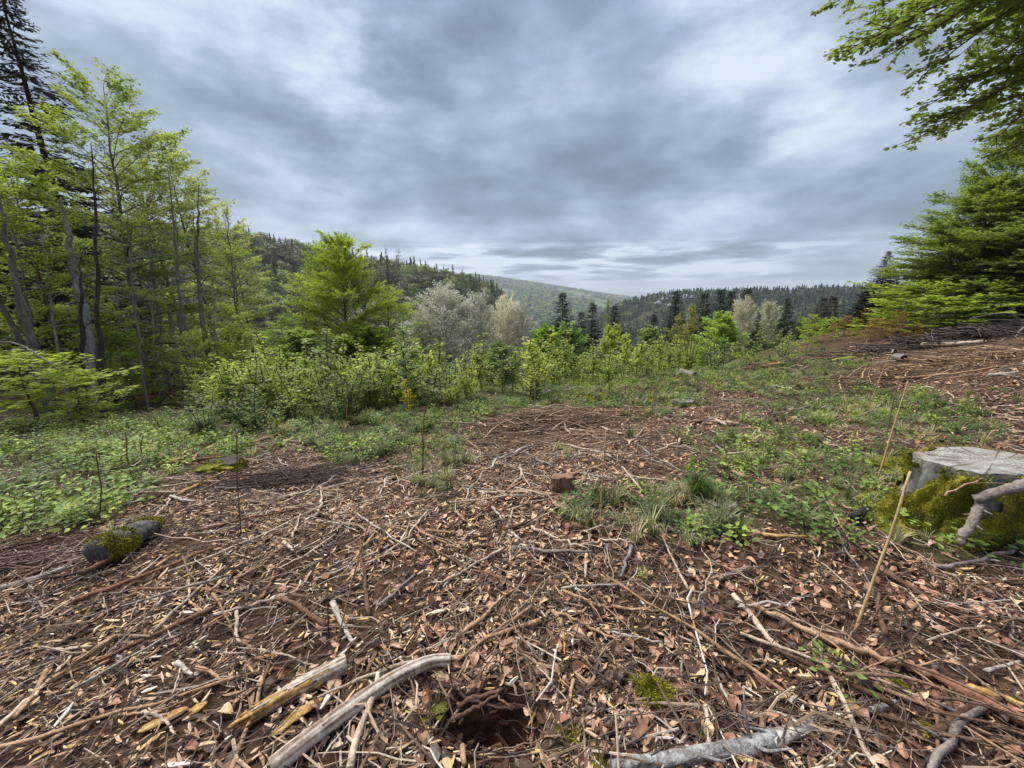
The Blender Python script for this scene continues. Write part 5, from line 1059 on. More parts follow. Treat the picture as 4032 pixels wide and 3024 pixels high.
# anonymous sticks, copies of a few bent shapes
SM = []
for i in range(14):
    rng = np.random.default_rng(700+i); Ls = [.18, .25, .34, .45, .6, .8, 1.0][i % 7]; n = 10; s_ = np.linspace(-.5, .5, n); mb = MB(); r0 = [.005, .007, .009, .012, .008, .012, .014][(i*3) % 7]
    p = np.stack([s_*Ls, np.cumsum(np.cumsum(rng.normal(0, .008*Ls, n)))+rng.normal(0, .006*Ls, n), rng.normal(0, .004*Ls, n)+r0*.8], 1); p[:, 1] -= np.linspace(p[0, 1], p[-1, 1], n)
    tube(mb, p, r0*np.linspace(1, .6, n)*(1+rng.normal(0, .07, n)), 7, rough=.08, rng=rng)
    for j in range(rng.integers(0, 3)): q = rng.integers(2, n-2); segs(mb, [p[q]], [p[q]+np.array([rng.uniform(.03, .08)*Ls*1.5, rng.choice([-1, 1])*Ls*.12, .02*Ls])], r0*.5, r0*.25, 5)
    SM.append(mb.mesh('stick', M_STICK, True))
x, y, r, rng = sample_ground(620, 2600, 1.1, 13, 1.0, 2.5); px, py = project(x, y, Zg(x, y)); k = (px > -100) & (px < 4130) & (py < 3050) & (~any_green(x, y) | (rng.random(len(x)) < .18)) & (vn(x*.9, y*.9, 88) > .18)
i_ = np.nonzero(k)[0][:250]; x, y, r = x[i_], y[i_], r[i_]; yaw = rng.normal(.6, .75, len(x))+rng.integers(0, 2, len(x))*math.pi; yaw[rng.random(len(x)) < .25] += 1.4; E = orient(x, y, yaw, rng, .06)
names = list(COL)[:6]+['red']
for c in range(len(x)):
    cn = names[int(rng.choice(7, p=[.3, .26, .13, .05, .12, .07, .07]))]; s_ = rng.uniform(.6, 1.2)*(1 if r[c] < 5 else 1.3); col = np.array(COL[cn])*rng.uniform(.75, 1.15)
    o = ob('stick', SM[rng.integers(0, 14)], None, (x[c], y[c], float(Zg(x[c], y[c]))+.020), E[c], (s_, s_, s_*rng.uniform(.9, 1.2)), col)
    tag(o, {'pale': 'barkless pale', 'tan': 'light tan', 'brown': 'dark brown', 'dark': 'nearly black', 'gray': 'weathered grey', 'white': 'bleached whitish', 'red': 'reddish brown'}[cn]+' dry stick lying on the litter of the clearing', 'stick', cn+' sticks on the clearing')
# slash: brush piles as tangles nobody could count
def brush(name, centre, ext, ang, n, L0, r0, hgt, colr, label, seed):
    rng = np.random.default_rng(seed); c = np.array(centre); u = np.array([math.cos(ang), math.sin(ang)]); v = np.array([-u[1], u[0]])
    a = rng.normal(0, .45, n)*ext[0]; b = rng.normal(0, .4, n)*ext[1]; h = hgt*np.exp(-(a/ext[0])**2*.8-(b/ext[1])**2*1.2)*rng.uniform(0, 1, n)
    x = c[0]+a*u[0]+b*v[0]; y = c[1]+a*u[1]+b*v[1]; z = Zg(x, y)+h+.01; th = ang+rng.normal(0, .45, n); el = rng.normal(0, .10, n); ln = L0*rng.uniform(.4, 1.3, n); mb = MB()
    d = np.stack([np.cos(th), np.sin(th), el], 1); bend = rng.normal(0, .12, n); dn = np.stack([-np.sin(th), np.cos(th), rng.normal(0, .5, n)], 1)
    p0 = np.stack([x, y, z], 1)-d*ln[:, None]*.5; K = 5; rr = r0*rng.uniform(.4, 1.3, n); prev = p0; tn = rng.random(n)**1.5*1.6
    for i in range(1, K+1):
        t = i/K; q = p0+d*(ln*t)[:, None]+dn*(bend*ln*math.sin(math.pi*t))[:, None]; q[:, 2] = np.maximum(q[:, 2], Zg(q[:, 0], q[:, 1])+.005); segs(mb, prev, q, rr*(1-.7*(t-1/K)), rr*(1-.7*t), 5, 0, tn); prev = q
    V = np.concatenate(mb.v); V -= np.append(c, float(Zg(*c))); mb.v = [V]
    o = ob(name, mb.mesh('brush', M_STICK, True), None, (c[0], c[1], float(Zg(*c))), color=colr); return tag(o, label, 'brush', kind='stuff')
def brush_px(px, py, ex, ey, n, L0, r0, hgt, col, label, seed, ang=0.0):
    g_ = G(px, py); brush('brush_pile', g_[:2], (ex, ey), ang, n, L0, r0, hgt, col, label, seed)
brush_px(1170, 1900, .8, .22, 260, .7, .0035, .07, (.10, .075, .062), 'flat heap of fine dark twigs left of the middle', 1, .25)
brush_px(2180, 1665, 1.0, .4, 150, .9, .010, .24, (.34, .25, .18), 'brush heap of crossed branches before the thicket', 2, .3)
brush_px(2250, 1730, 1.5, .6, 130, .9, .006, .05, (.32, .22, .16), 'loose twigs spread around the brush heap', 3, .1)
brush_px(3900, 1325, 3.2, .5, 380, 1.3, .018, .30, (.12, .10, .088), 'long ridge of dark slash on the right skyline', 4, -.25)
brush_px(3560, 1365, 2.0, .4, 170, 1.1, .012, .12, (.22, .16, .115), 'lower left end of the slash ridge', 5, -.15)
brush_px(3720, 1440, 3.0, .7, 260, 1.1, .012, .06, (.36, .25, .15), 'tan split slash scattered below the ridge', 6, -.1)
brush_px(3150, 1430, 1.8, .35, 130, 1.1, .011, .08, (.26, .17, .11), 'low line of slash before the thicket on the right', 7, .2)
brush_px(3300, 1560, 1.8, .35, 130, .9, .008, .03, (.13, .085, .06), 'dark strip of slash on the right slope', 8, .2)
brush_px(620, 1560, 3.0, .9, 320, 1.2, .014, .22, (.30, .20, .135), 'slash lying at the feet of the left stand', 9, .2)
brush_px(80, 1600, 2.6, .6, 140, 1.2, .012, .10, (.18, .105, .07), 'slash at the far left below the lemon green bush', 10, .1)
brush_px(720, 1630, 2.0, .5, 130, .9, .010, .09, (.46, .35, .25), 'pale slash between the left herbs and the stand', 11, .1)
brush_px(150, 2230, .8, .18, 50, .7, .005, .03, (.17, .125, .10), 'bundle of dark twigs left of the mossy log', 12, .35)
brush_px(3780, 2560, .9, .35, 110, .5, .0025, .04, (.12, .085, .06), 'tangle of fine dark twigs at the right', 13, -.3)
brush_px(3100, 2850, .6, .12, 60, .35, .0024, .05, (.16, .125, .10), 'tangle of fine rootlets around the lichen branch', 14, .1)
brush_px(3850, 2880, .5, .15, 20, .5, .007, .05, (.21, .13, .085), 'tangle of thicker sticks in the right corner', 15, -.5)
brush_px(2500, 2420, 1.0, .25, 55, .4, .0024, .02, (.15, .11, .085), 'fine twigs over the centre leaf litter', 16, -.1)
brush_px(2500, 2700, .7, .16, 50, .3, .002, .03, (.16, .12, .095), 'fine twigs around the moss clump', 17, -.5)
# ------------------------------------------------------------------ logs in the foreground
def mesh_local(mb, c):
    V = np.concatenate(mb.v)-c; mb.v = [V]; return mb
def empty(name, c, label, cat): 
    e = bpy.data.objects.new(name, None); C.objects.link(e); e.location = c; tag(e, label, cat); return e
# broken yellow log
a, b = G(905, 2900), G(1368, 2640); n = 26; s_ = np.linspace(0, 1, n); rng = np.random.default_rng(3)
c = (a+b)/2; path = a+(b-a)*s_[:, None]+np.array([0, 0, .034]); path[:, 2] += .008*np.sin(s_*3)
e = empty('broken_log', c, 'broken log with torn yellow heartwood and a grey rounded end', 'log')
rad_ = np.interp(s_, [0, .06, .25, .5, .75, 1], [.006, .012, .021, .028, .031, .030])
mb = MB(); tube(mb, path-c, rad_, 26, rough=.06, rng=rng, flat=.92); ob('heartwood', mb.mesh('heart', M_HEART, True), e)
mb = MB(); tube(mb, path-c+np.array([0, 0, .001]), np.maximum(rad_, .016)*1.07, 26, rough=.03, rng=rng, cap=False, flat=.93)
thr = .70+.10*rng.normal(size=26)-.34*np.clip(np.cos(np.arange(26)/26*2*math.pi-1.9), 0, 1)-.30*np.clip(np.cos(np.arange(26)/26*2*math.pi-5.0), 0, 1); Qb = mb.q[0]; mb.q = [Qb[(Qb[:, 0]//26)/25 > thr[Qb[:, 0] % 26]]]; mb.qm = [np.zeros(len(mb.q[0]), int)]
ob('bark', mb.mesh('bark', M_SILVER, True), e)
for i in range(9):                               # torn fibres along the log
    q = rng.uniform(.02, .7); p = a+(b-a)*q-c; sd2 = unit(np.cross(b-a, [0, 0, 1.0])); ang = rng.uniform(-.6, 1.6); R_ = np.interp(q, s_, rad_)
    o_ = sd2*math.sin(ang)*R_*-1+np.array([0, 0, 1.0])*(math.cos(ang)*R_+.034); dd = unit(b-a); l = rng.uniform(.06, .16)
    mb = MB(); tube(mb, [p+o_-dd*l*.5, p+o_*1.03-dd*l*.15, p+o_*1.05+dd*l*.2, p+o_+dd*l*.5], [.002, .007, .006, .002], 5, flat=.5, rough=.1, rng=rng); ob('torn_fibre', mb.mesh('fibre', M_HEART if i % 3 else M_SILVER, True), e)
def strip(pts, w, name, label, m, th=.25, cat='wood piece', up=.015):
    P = np.array([G(*p) for p in pts]); n = 16; ss = np.linspace(0, 1, len(P)); s_ = np.linspace(0, 1, n); path = np.stack([np.interp(s_, ss, P[:, q]) for q in range(3)], 1)
    dep = gt(*pts[0]); r = w/2/F*dep*np.interp(s_, [0, .1, .5, .9, 1], [.15, .7, 1, .7, .1]); rng = np.random.default_rng(int(pts[0][0])); c = path[n//2].copy(); path[:, 2] += up+r.max()*th
    mb = MB(); tube(mb, path-c, r, 10, flat=th, rough=.12, rng=rng); return tag(ob(name, mb.mesh('strip', m, True), None, c), label, cat)
strip([(1075, 2915), (1170, 2830), (1275, 2765)], 50, 'wood_splinter', 'torn slab of yellow wood between the broken log and the pale branch', M_HEART)
strip([(1275, 2770), (1345, 2722)], 20, 'wood_splinter', 'thin tan splinter at the upper end of the torn slab', M_HEART)
strip([(545, 2900), (640, 2850), (745, 2800)], 46, 'wood_splinter', 'crumbled yellow wood left of the broken log', M_HEART, .2)
strip([(745, 2830), (820, 2780)], 40, 'wood_splinter', 'short bright yellow wood chunk above the crumbled one', M_HEART, .3)
strip([(395, 2495), (460, 2478)], 20, 'wood_splinter', 'small cream splinter near the long brown stick', M_HEART, .3)
strip([(260, 2960), (330, 2945)], 20, 'wood_splinter', 'small yellow splinter near the lower left', M_HEART, .4)
strip([(3325, 2770), (3390, 2835)], 52, 'wood_splinter', 'flat bright yellow chip at the black bark slab', M_HEART, .2)
strip([(3215, 2600), (3270, 2650)], 26, 'wood_splinter', 'yellow splinter above the black bark slab', M_HEART, .3)
strip([(3640, 2760), (3690, 2800)], 26, 'wood_splinter', 'orange chip right of the lichen branch', M_HEART, .3)
strip([(3310, 2620), (3380, 2690), (3445, 2795)], 60, 'bark_slab', 'charred black bark slab lying in the right foreground', M_BLACK, .35, 'bark')
strip([(1480, 2130), (1525, 2135)], 26, 'wood_splinter', 'yellow chip among pale sticks left of the middle', M_HEART, .4)
strip([(3480, 1375+25), (3545, 1400+12)], 24, 'wood_slab', 'flat tan slab under the cut log piece', M_CUTB, .3)
strip([(3270, 1425), (3370, 1412)], 20, 'moss_cushion', 'yellow green moss patch on the slash ridge', M_MOSS, .5, 'moss')
strip([(3500, 1465), (3640, 1440)], 20, 'wood_slab', 'yellowish mossy slab on the slope below the ridge', M_HEART, .3)
strip([(980, 2610), (1120, 2585)], 14, 'wood_splinter', 'cream splinter above the broken log', M_HEART, .4)
# barkless branch
pts = [(1075, 3060), (1230, 2935), (1400, 2800), (1560, 2705), (1700, 2640), (1775, 2625)]; P = np.array([G(*p) for p in pts]); n = 30; ss = np.linspace(0, 1, 6); s_ = np.linspace(0, 1, n)
path = np.stack([np.interp(s_, ss, P[:, q]) for q in range(3)], 1)
for _ in range(6): path[1:-1] = .5*path[1:-1]+.25*(path[:-2]+path[2:])
path[:, 2] = np.linspace(path[0, 2], path[-1, 2], n)+.034+.015*np.sin(s_*math.pi); c = path[15].copy(); rng = np.random.default_rng(8)
e = empty('barkless_branch', c, 'smooth barkless curved branch, pale above and dark below, at the lower rim', 'branch')
mb = MB(); tube(mb, path-c, np.linspace(.029, .021, n)*(1+.05*np.sin(s_*23)*np.sin(s_*7)), 28, rough=.02, rng=rng); ob('wood', mb.mesh('wood', M_SILVER, True), e)
for q, sc in ((7, .013), (19, .009)):
    mb = MB(); t_ = unit(path[q+1]-path[q]); u_ = unit(np.cross(t_, [0, 0, 1.0])); o_ = (u_*.6+np.array([0, 0, .75]))*.022; tube(mb, [path[q]-c+o_*.6, path[q]-c+o_*1.15, path[q]-c+o_*1.28], [sc*1.3, sc*.7, sc*.25], 8); ob('knot', mb.mesh('knot', M_SILVER, True), e)
# lichen covered branch with stubs
pts = [(2400, 3040), (2560, 3020), (2750, 2990), (2950, 2960), (3060, 2925), (3190, 2870)]; P = np.array([G(*p) for p in pts]); n = 24; s_ = np.linspace(0, 1, n); path = np.stack([np.interp(s_, np.linspace(0, 1, 6), P[:, q]) for q in range(3)], 1); path[:, 2] += .022; c = path[12].copy()
e = empty('lichen_branch', c, 'thick branch with black and white lichen bark and a bare pale end', 'branch'); rng = np.random.default_rng(9)
mb = MB(); tube(mb, path[:19]-c, np.linspace(.016, .028, 19), 14, rough=.07, rng=rng); ob('bark', mb.mesh('bark', M_LICHEN, True), e)
mb = MB(); tube(mb, path[17:]-c, np.linspace(.027, .016, 7), 14, rough=.05, rng=rng); ob('bare_end', mb.mesh('bare', M_SILVER, True), e)
for i in range(6):
    q = rng.integers(2, 20); mb = MB(); o_ = rng.normal(0, .03, 3)+np.array([0, 0, .05]); tube(mb, [path[q]-c, path[q]-c+o_, path[q]-c+o_*1.8+rng.normal(0, .02, 3)], [.007, .005, .002], 6); ob('side_twig', mb.mesh('side', M_LICHEN, True), e)
# grey lichen limb leaning over the pole with its tan upper shoot
a = P3(3636, 2700, 1.62); b = G(3441, 2913); mb = MB(); c = b.copy(); n = 12; s_ = np.linspace(0, 1, n)[:, None]; rng = np.random.default_rng(10)
e = empty('forked_branch', c, 'grey speckled limb with a tan shoot, leaning across the long pole', 'branch')
tube(mb, b-c+(a-b)*s_+rng.normal(0, .003, (n, 3)), np.linspace(.012, .021, n), 10, rough=.06, rng=rng); ob('limb', mb.mesh('limb', M_LICHEN, True), e)
mb = MB(); q = [P3(3630, 2700, 1.62), P3(3672, 2676, 1.66), P3(3803, 2676, 1.72), P3(4040, 2698, 1.75)]; s2 = np.linspace(0, 1, 12); tube(mb, np.stack([np.interp(s2, [0, .12, .4, 1], [v[k]-c[k] for v in q]) for k in range(3)], 1), np.linspace(.010, .007, 12), 8, rough=.05, rng=rng); ob('shoot', mb.mesh('shoot', M_CANE, True), e)
stick_px([(3719, 2746, 1.62), (3714, 2863, 1.5), (3697, 3040, 1.32)], 22, 'pale', 'upright pale peeled stick in the right corner', k=10)
stick_px([(3700, 2745, 1.6), (3780, 2700, 1.66)], 24, 'gray', 'stubby lichen piece above the upright pale stick', m=M_LICHEN)
stick_px([(3424, 2820), (3519, 2785)], 26, 'gray', 'short lichen covered piece beside the black slab', m=M_LICHEN)
stick_px([(3690, 2745), (3680, 2900), (3690, 3040)], 16, 'red', 'reddish thin stick in the right corner')
stick_px([(4040, 2560), (3970, 2530), (3990, 2470), (3960, 2430)], 10, 'gray', 'crooked grey twig at the right rim')
stick_px([(2990+10, 1500), (3000, 1500)], 5, 'tan')
# dead branch leaning on the big stump
stick_px([(3835, 1978, 2.05), (3916, 1950, 2.0), (4050, 1915, 1.95)], 34, 'gray', 'thick grey upper arm of the dead branch at the big stump', k=12, taper=1.1)
stick_px([(3866, 1985, 2.05), (3820, 2079, 2.0), (3767, 2156, 1.98)], 34, 'gray', 'split grey lower arm of the dead branch at the big stump', k=12, taper=.8)
stick_px([(3720, 1955, 2.0), (3790, 1915, 2.02), (3900, 1880, 2.05), (4040, 1878, 2.1)], 7, 'tan', 'thin arching twig in front of the big stump')
stick_px([(3901, 1449, 9.2), (3950, 1389, 9.2), (4031, 1291, 9.2)], 9, 'gray', 'thin grey branch leaning upright at the right slash ridge', k=6)
# roots arching over the black hole
for i, (pts, w, cl) in enumerate([([(1800, 2785, 1.36), (1909, 2742, 1.40), (2049, 2693, 1.45)], 20, 'brown'), ([(1740, 2700, 1.45), (1850, 2760, 1.38), (1960, 2790, 1.35), (2020, 2800, 1.34)], 13, 'dark'), ([(1790, 2830, 1.3), (1880, 2790, 1.34), (1960, 2740, 1.40)], 18, 'brown'),
        ([(1920, 2700, 1.46), (1970, 2760, 1.38), (2010, 2790, 1.36)], 14, 'brown'), ([(1850, 2660, 1.5), (1800, 2720, 1.44), (1700, 2790, 1.36)], 9, 'gray'), ([(2049, 2690, 1.46), (2150, 2700, 1.47), (2260, 2780, 1.42)], 9, 'brown')]):
    stick_px(pts, w, cl, ['thick brown root arching over the dark hole', 'black thin root across the dark hole', 'second brown root below the thick arching one', 'short root hanging into the dark hole', 'grey twig bridging to the pale branch', 'long thin root running right from the dark hole'][i], name='root', sag=False, k=8)

# ------------------------------------------------------------------ moss and stumps
def fuzz(mb, P, Nn, ln, rng, w=.0016):
    n = len(P); D = unit(Nn+rng.normal(0, .55, (n, 3))); sd2 = unit(np.cross(D, rng.normal(size=(n, 3)))); l = ln*rng.uniform(.4, 1.2, n)[:, None]
    V = np.stack([P-sd2*w, P+sd2*w, P+D*l], 1).reshape(-1, 3); mb.add(V, None, np.arange(n)[:, None]*3+np.arange(3)[None], 0, np.repeat(rng.random(n), 3))
def moss_blob(px, py, wpx, hpx, label, seed, name='moss_clump', nf=2500, up=0, yaw=0):
    g_ = G(px, py, up); t = gt(px, py); R_ = wpx/2/F*t; Hh = hpx/F*t*.62; rng = np.random.default_rng(seed); th = np.linspace(0, 2*math.pi, 28, endpoint=False); ph = np.linspace(0, math.pi/2, 10); mb = MB(); P = []
    for p in ph:
        for a_ in th: rr = R_*math.cos(p)*(1+.95*float(fbm(math.cos(a_)*1.7+seed, math.sin(a_)*1.7+p*2, seed, 4))); P.append((rr*math.cos(a_), rr*math.sin(a_)*.8, Hh*math.sin(p)*(1+.5*float(fbm(math.cos(a_)*2*math.cos(p)+3, math.sin(a_)*2*math.cos(p), seed+1, 3)))-.012))
    P = np.array(P); Q = [(i*28+j, i*28+(j+1) % 28, (i+1)*28+(j+1) % 28, (i+1)*28+j) for i in range(9) for j in range(28)]; mb.add(P, Q, None, 0, .35)
    ix = rng.integers(0, len(P), nf); Pp = P[ix]+rng.normal(0, R_*.05, (nf, 3)); fuzz(mb, Pp, unit(P[ix]*np.array([1/R_, 1/R_, 1/Hh])), min(.022, Hh*.35), rng)
    return tag(ob(name, mb.mesh('moss', M_MOSS, False), None, g_, (0, 0, yaw)), label, 'moss')
moss_blob(2555, 2740, 150, 110, 'yellow green moss clump in the centre foreground', 1)
moss_blob(2245, 2900, 110, 60, 'moss at the foot of the tan splinter', 2)
moss_blob(2350, 2985, 170, 50, 'moss cushion beside the lichen covered branch', 3)
moss_blob(2370, 2835, 50, 20, 'tiny bright green moss spot', 4, nf=900)
moss_blob(1680, 2785, 130, 26, 'flat moss on the soil right of the barkless branch', 5)
moss_blob(2200, 2650, 60, 30, 'small moss tuft in the centre litter', 6, nf=1200)
moss_blob(2755, 2880, 80, 30, 'small moss tuft near the pale stub', 7, nf=1200)
moss_blob(3530, 2700, 90, 50, 'green moss beside the leaning grey limb', 8, nf=1500)
moss_blob(3640, 2860, 90, 30, 'dull moss in the right corner', 9, nf=1200)
moss_blob(350, 2290, 160, 14, 'thin moss on the soil at the near end of the mossy log', 10, nf=1200)
moss_blob(1180, 2262, 30, 16, 'small moss tuft on the left litter', 11, nf=500)
def stump(c, rx, ry, H, label, seed, cut, bark, lobes=5, flare=.6, moss=None, name='tree_stump', tilt=(0, 0), yaw=0, lob_amp=.18, mossh=1.0, fz=9000, notch=0.0):
    rng = np.random.default_rng(seed); n = 72; hN = 16; th = np.linspace(0, 2*math.pi, n, endpoint=False); phs = rng.uniform(0, 6.28, 3)
    shape = 1+lob_amp*np.cos(lobes*th+phs[0])*.6+lob_amp*.5*np.cos((lobes-2)*th+phs[1])+.02*np.cos(17*th+phs[2])+.05*fbm(np.cos(th)*4+seed, np.sin(th)*4, seed, 4); lob = np.clip(np.cos(lobes*th+phs[0]), 0, 1)**1.3
    V = []; NR = []
    for i in range(hN):
        u = i/(hN-1); h = H*u; fl = 1+flare*((1-u)**2.6)*(.35+lob*1.1); wob = 1+.05*fbm(np.cos(th)*3+seed, np.sin(th)*3+u*2.5, seed, 3)*2
        r = shape*fl*wob*(1-notch*np.exp(-((np.angle(np.exp(1j*(th-5.05))))/.13)**2)*min(1, u*1.3+.1))*(1+.035*np.cos(23*th+u*2+phs[0])*(1-.3*u)); V.append(np.stack([rx*r*np.cos(th), ry*r*np.sin(th), np.full(n, h-.03*(i == 0)*3)+(tilt[0]*rx*np.cos(th)+tilt[1]*ry*np.sin(th))*u], 1))
    V = np.array(V); e = empty(name, c, label, 'stump'); e.rotation_euler = (0, 0, yaw)
    Q = lambda a, b: [(i*n+j, i*n+(j+1) % n, (i+1)*n+(j+1) % n, (i+1)*n+j) for i in range(a, b) for j in range(n)]
    mb = MB(); mb.add(V.reshape(-1, 3), Q(0, hN-1)); ob('bark', mb.mesh('side', bark, True), e)
    topr = V[-1]; cc = topr.mean(0); rr = [1, .97, .85, .65, .45, .25, .08]; P = np.concatenate([cc+(topr-cc)*q+np.array([0, 0, 1.0])*((.004 if q < 1 else .0)+fbm(topr[:, 0]*q*14, topr[:, 1]*q*14, seed+3, 3)*.016-(q > .98)*.02*np.clip(fbm(topr[:, 0]*22, topr[:, 1]*22, seed+5, 3)+.15, 0, 1))[:, None] for q in rr])
    P[:, 2] += .001; P = np.vstack([P, P[-n:].mean(0)]); mb = MB(); mb.add(P, [(i*n+j, (i)*n+(j+1) % n, (i+1)*n+(j+1) % n, (i+1)*n+j) for i in range(6) for j in range(n)], [(6*n+j, 6*n+(j+1) % n, 7*n) for j in range(n)]); ob('cut_face', mb.mesh('cut', cut, True), e)
    if moss:
        mk = np.zeros((hN, n)); TH, U = np.meshgrid(th, np.linspace(0, 1, hN)); f = fbm(np.cos(TH)*1.6+seed*3, np.sin(TH)*1.6+U*1.4, seed+9, 3); cov = (f > moss-.35*(U < .5)) & (U <= mossh)
        off = V-V.mean(1, keepdims=True); nn = unit(off*np.array([1/rx, 1/ry, .0])+np.array([0, 0, .25])); Vm = V+nn*(.010+min(.05, rx*.16)*np.clip(f+.3+.8*fbm(np.cos(TH)*5+seed, np.sin(TH)*5+U*5, seed+19, 3), 0, 1))[..., None]; qs = [(i*n+j, i*n+(j+1) % n, (i+1)*n+(j+1) % n, (i+1)*n+j) for i in range(hN-1) for j in range(n) if cov[i, j] and cov[i+1, (j+1) % n]]
        mb = MB(); mb.add(Vm.reshape(-1, 3), qs, None, 0, .4); ii, jj = np.nonzero(cov); k = rng.integers(0, len(ii), fz); w1 = rng.random((fz, 1)); w2 = rng.random((fz, 1)); i2 = np.minimum(ii[k]+1, hN-1); j2 = (jj[k]+1) % n
        Pm = Vm[ii[k], jj[k]]*(1-w1)*(1-w2)+Vm[i2, jj[k]]*w1*(1-w2)+Vm[ii[k], j2]*(1-w1)*w2+Vm[i2, j2]*w1*w2; fuzz(mb, Pm, nn[ii[k], jj[k]], .016, rng, .0018); ob('moss', mb.mesh('moss', M_MOSS, False), e)
    return e
p = P3(3850, 1800, 2.19); gz = float(Zg(p[0], p[1]-.1)); HS = p[2]-gz
e = stump((p[0]+.10, p[1], gz), .36, .20, HS*.94, 'big old stump with a flat grey cut face, moss on its flanks', 42, M_CUT, M_BARKP, 5, .30, -.16, lob_amp=.14, yaw=-.08, mossh=.97, fz=32000, notch=.38)
for i, (px, py, w, h, lab) in enumerate([(3470, 2050, 190, 70, 'golden moss cushion on a root left of the big stump'), (3545, 2070, 150, 60, 'round mossy root knob in front of the big stump'), (3540, 1840, 170, 50, 'yellow moss cushion behind the left root of the big stump'), (3480, 1975, 170, 36, 'flat golden moss patch left of the big stump'), (3640, 1990, 150, 80, 'mossy root bulge at the left foot of the big stump'), (3990, 1960, 200, 130, 'mossy flank bulge right of the notch of the big stump')]):
    moss_blob(px, py, w, h, lab, 30+i, nf=3500)
stick_px([(3350, 2060), (3420, 2020), (3500, 1985)], 30, 'dark', 'dark rough bark piece left of the golden moss cushion', m=M_BLACK, taper=.9, k=12)
g_ = G(2218, 1945); t = gt(2218, 1945); rs = 52/F*t
stump((g_[0], g_[1]+rs*.7, g_[2]), rs*.95, rs*.85, 55/F*t, 'sawn brown stump with a rough top in the middle of the litter', 52, M_CUTB, bark_mat('stump_side', (.05, .035, .025), (.20, .13, .08), (.30, .21, .14), 30, (1, 1, .1)), 4, .15, lob_amp=.16, tilt=(.0, -.28))
g_ = G(2850, 2030); t = gt(2850, 2030); rs = 58/F*t
stump((g_[0], g_[1]+rs*.5, g_[2]), rs, rs*.8, 40/F*t, 'small grey topped stump half hidden by herbs beside the tussock', 53, M_CUT, M_BARKG, 4, .2, lob_amp=.1, tilt=(-.1, -.1))
g_ = G(855, 1862); t = gt(855, 1862); rs = 66/F*t
stump((g_[0], g_[1]+rs*.6, g_[2]), rs, rs*.7, 30/F*t, 'low dark stump with a yellow moss cap in the left of the clearing', 54, M_BARKD, M_BARKD, 4, .3, -.3, lob_amp=.15, fz=4000)
h_ = 30/F*gt(855, 1862)
moss_blob(852, 1858, 110, 30, 'yellow moss pad on the top of the low dark stump', 41, nf=1500, up=h_-.01); moss_blob(2375, 1572, 70, 24, 'moss pad on the rotten stump before the thicket', 42, nf=900, up=.06)
g_ = G(2370, 1580); t = gt(2370, 1580); rs = 42/F*t
stump((g_[0], g_[1]+rs*.6, g_[2]), rs, rs*.7, 20/F*t, 'rotten mossy stump at the far side of the central litter', 55, M_BARKD, M_BARKD, 5, .5, -.25, lob_amp=.2, fz=2500)
g_ = G(2700, 1600); t = gt(2700, 1600); rs = 40/F*t
stump((g_[0], g_[1]+rs*.6, g_[2]), rs, rs*.7, 16/F*t, 'small brown rotten stump in the grass right of the mossy one', 56, M_BARKG, M_BARKG, 5, .4, .2, lob_amp=.2, fz=1500)
# mossy dark log at the left
a, b = G(395, 2225), G(640, 2095); c = (a+b)/2; n = 22; s_ = np.linspace(0, 1, n); rng = np.random.default_rng(14); path = a+(b-a)*s_[:, None]+np.array([0, 0, .075]); rr = np.interp(s_, [0, .1, .5, .8, 1], [.07, .095, .085, .07, .03])
e = empty('mossy_log', c, 'short dark rotting log with moss on its near end, in the left foreground', 'log')
mb = MB(); tube(mb, path-c, rr, 20, rough=.05, rng=rng, flat=.8); ob('rotten_wood', mb.mesh('rot', bark_mat('rotten_wood', (.018, .015, .013), (.075, .068, .062), (.17, .16, .155), 14), True), e)
mb = MB(); u_ = unit(b-a); v_ = unit(np.cross(u_, [0, 0, 1.0]))
for (s0, a0, sp, nn_) in [(.05, 1.3, .06, 1600), (.16, 1.6, .07, 1300), (.40, .35, .03, 260), (.88, -.2, .06, 1600), (.95, .4, .07, 900), (.15, -.1, .05, 500), (.3, 1.7, .05, 500)]:
    ss = np.clip(rng.normal(s0, sp, nn_), 0, 1); an = rng.normal(a0, .45, nn_); R_ = np.interp(ss, s_, rr)[:, None]; dn = v_*np.sin(an)[:, None]+np.array([0, 0, .8])*np.cos(an)[:, None]; fuzz(mb, a+(b-a)*ss[:, None]+np.array([0, 0, .075])-c+dn*R_, dn, .018, rng, .003)
ob('moss', mb.mesh('moss', M_MOSS), e)
# black hollow log end, cut log piece, white stone
def log_px(px, py, w, yaw, L_, m, mc, label, el=0):
    g_ = G(px, py); t = gt(px, py); r = w/2/F*t; d = np.array([math.cos(yaw), math.sin(yaw), el]); e = empty('log_piece', (g_[0], g_[1], g_[2]+r*.8), label, 'log'); rng = np.random.default_rng(int(px))
    mb = MB(); tube(mb, [d*0, d*L_*.33, d*L_*.66, d*L_], [r, r*1.02, r*.98, r*.97], 16, cap=False, rough=.03, rng=rng); ob('bark', mb.mesh('bark', m, True), e)
    mb = MB(); tube(mb, [d*.012, d*.02], [r*.97, r*.97], 16); tube(mb, [d*(L_-.02), d*(L_-.012)], [r*.93, r*.93], 16); ob('cut_end', mb.mesh('cut', mc), e)
log_px(2735, 1488, 26, 1.9, .5, M_BARKG, M_BLACK, 'log end with a black hollow in the grass before the thicket')  # the hollow is a flat black disc set just inside the rim
log_px(3560, 1425, 30, 1.3, .30, M_BARKG, M_BLACK, 'short cut log with a dark end below the slash ridge')
log_px(1490, 2975-1290, 8, .4, .2, M_BARKP, M_CUTB, 'small pale log piece at the shrub foot')
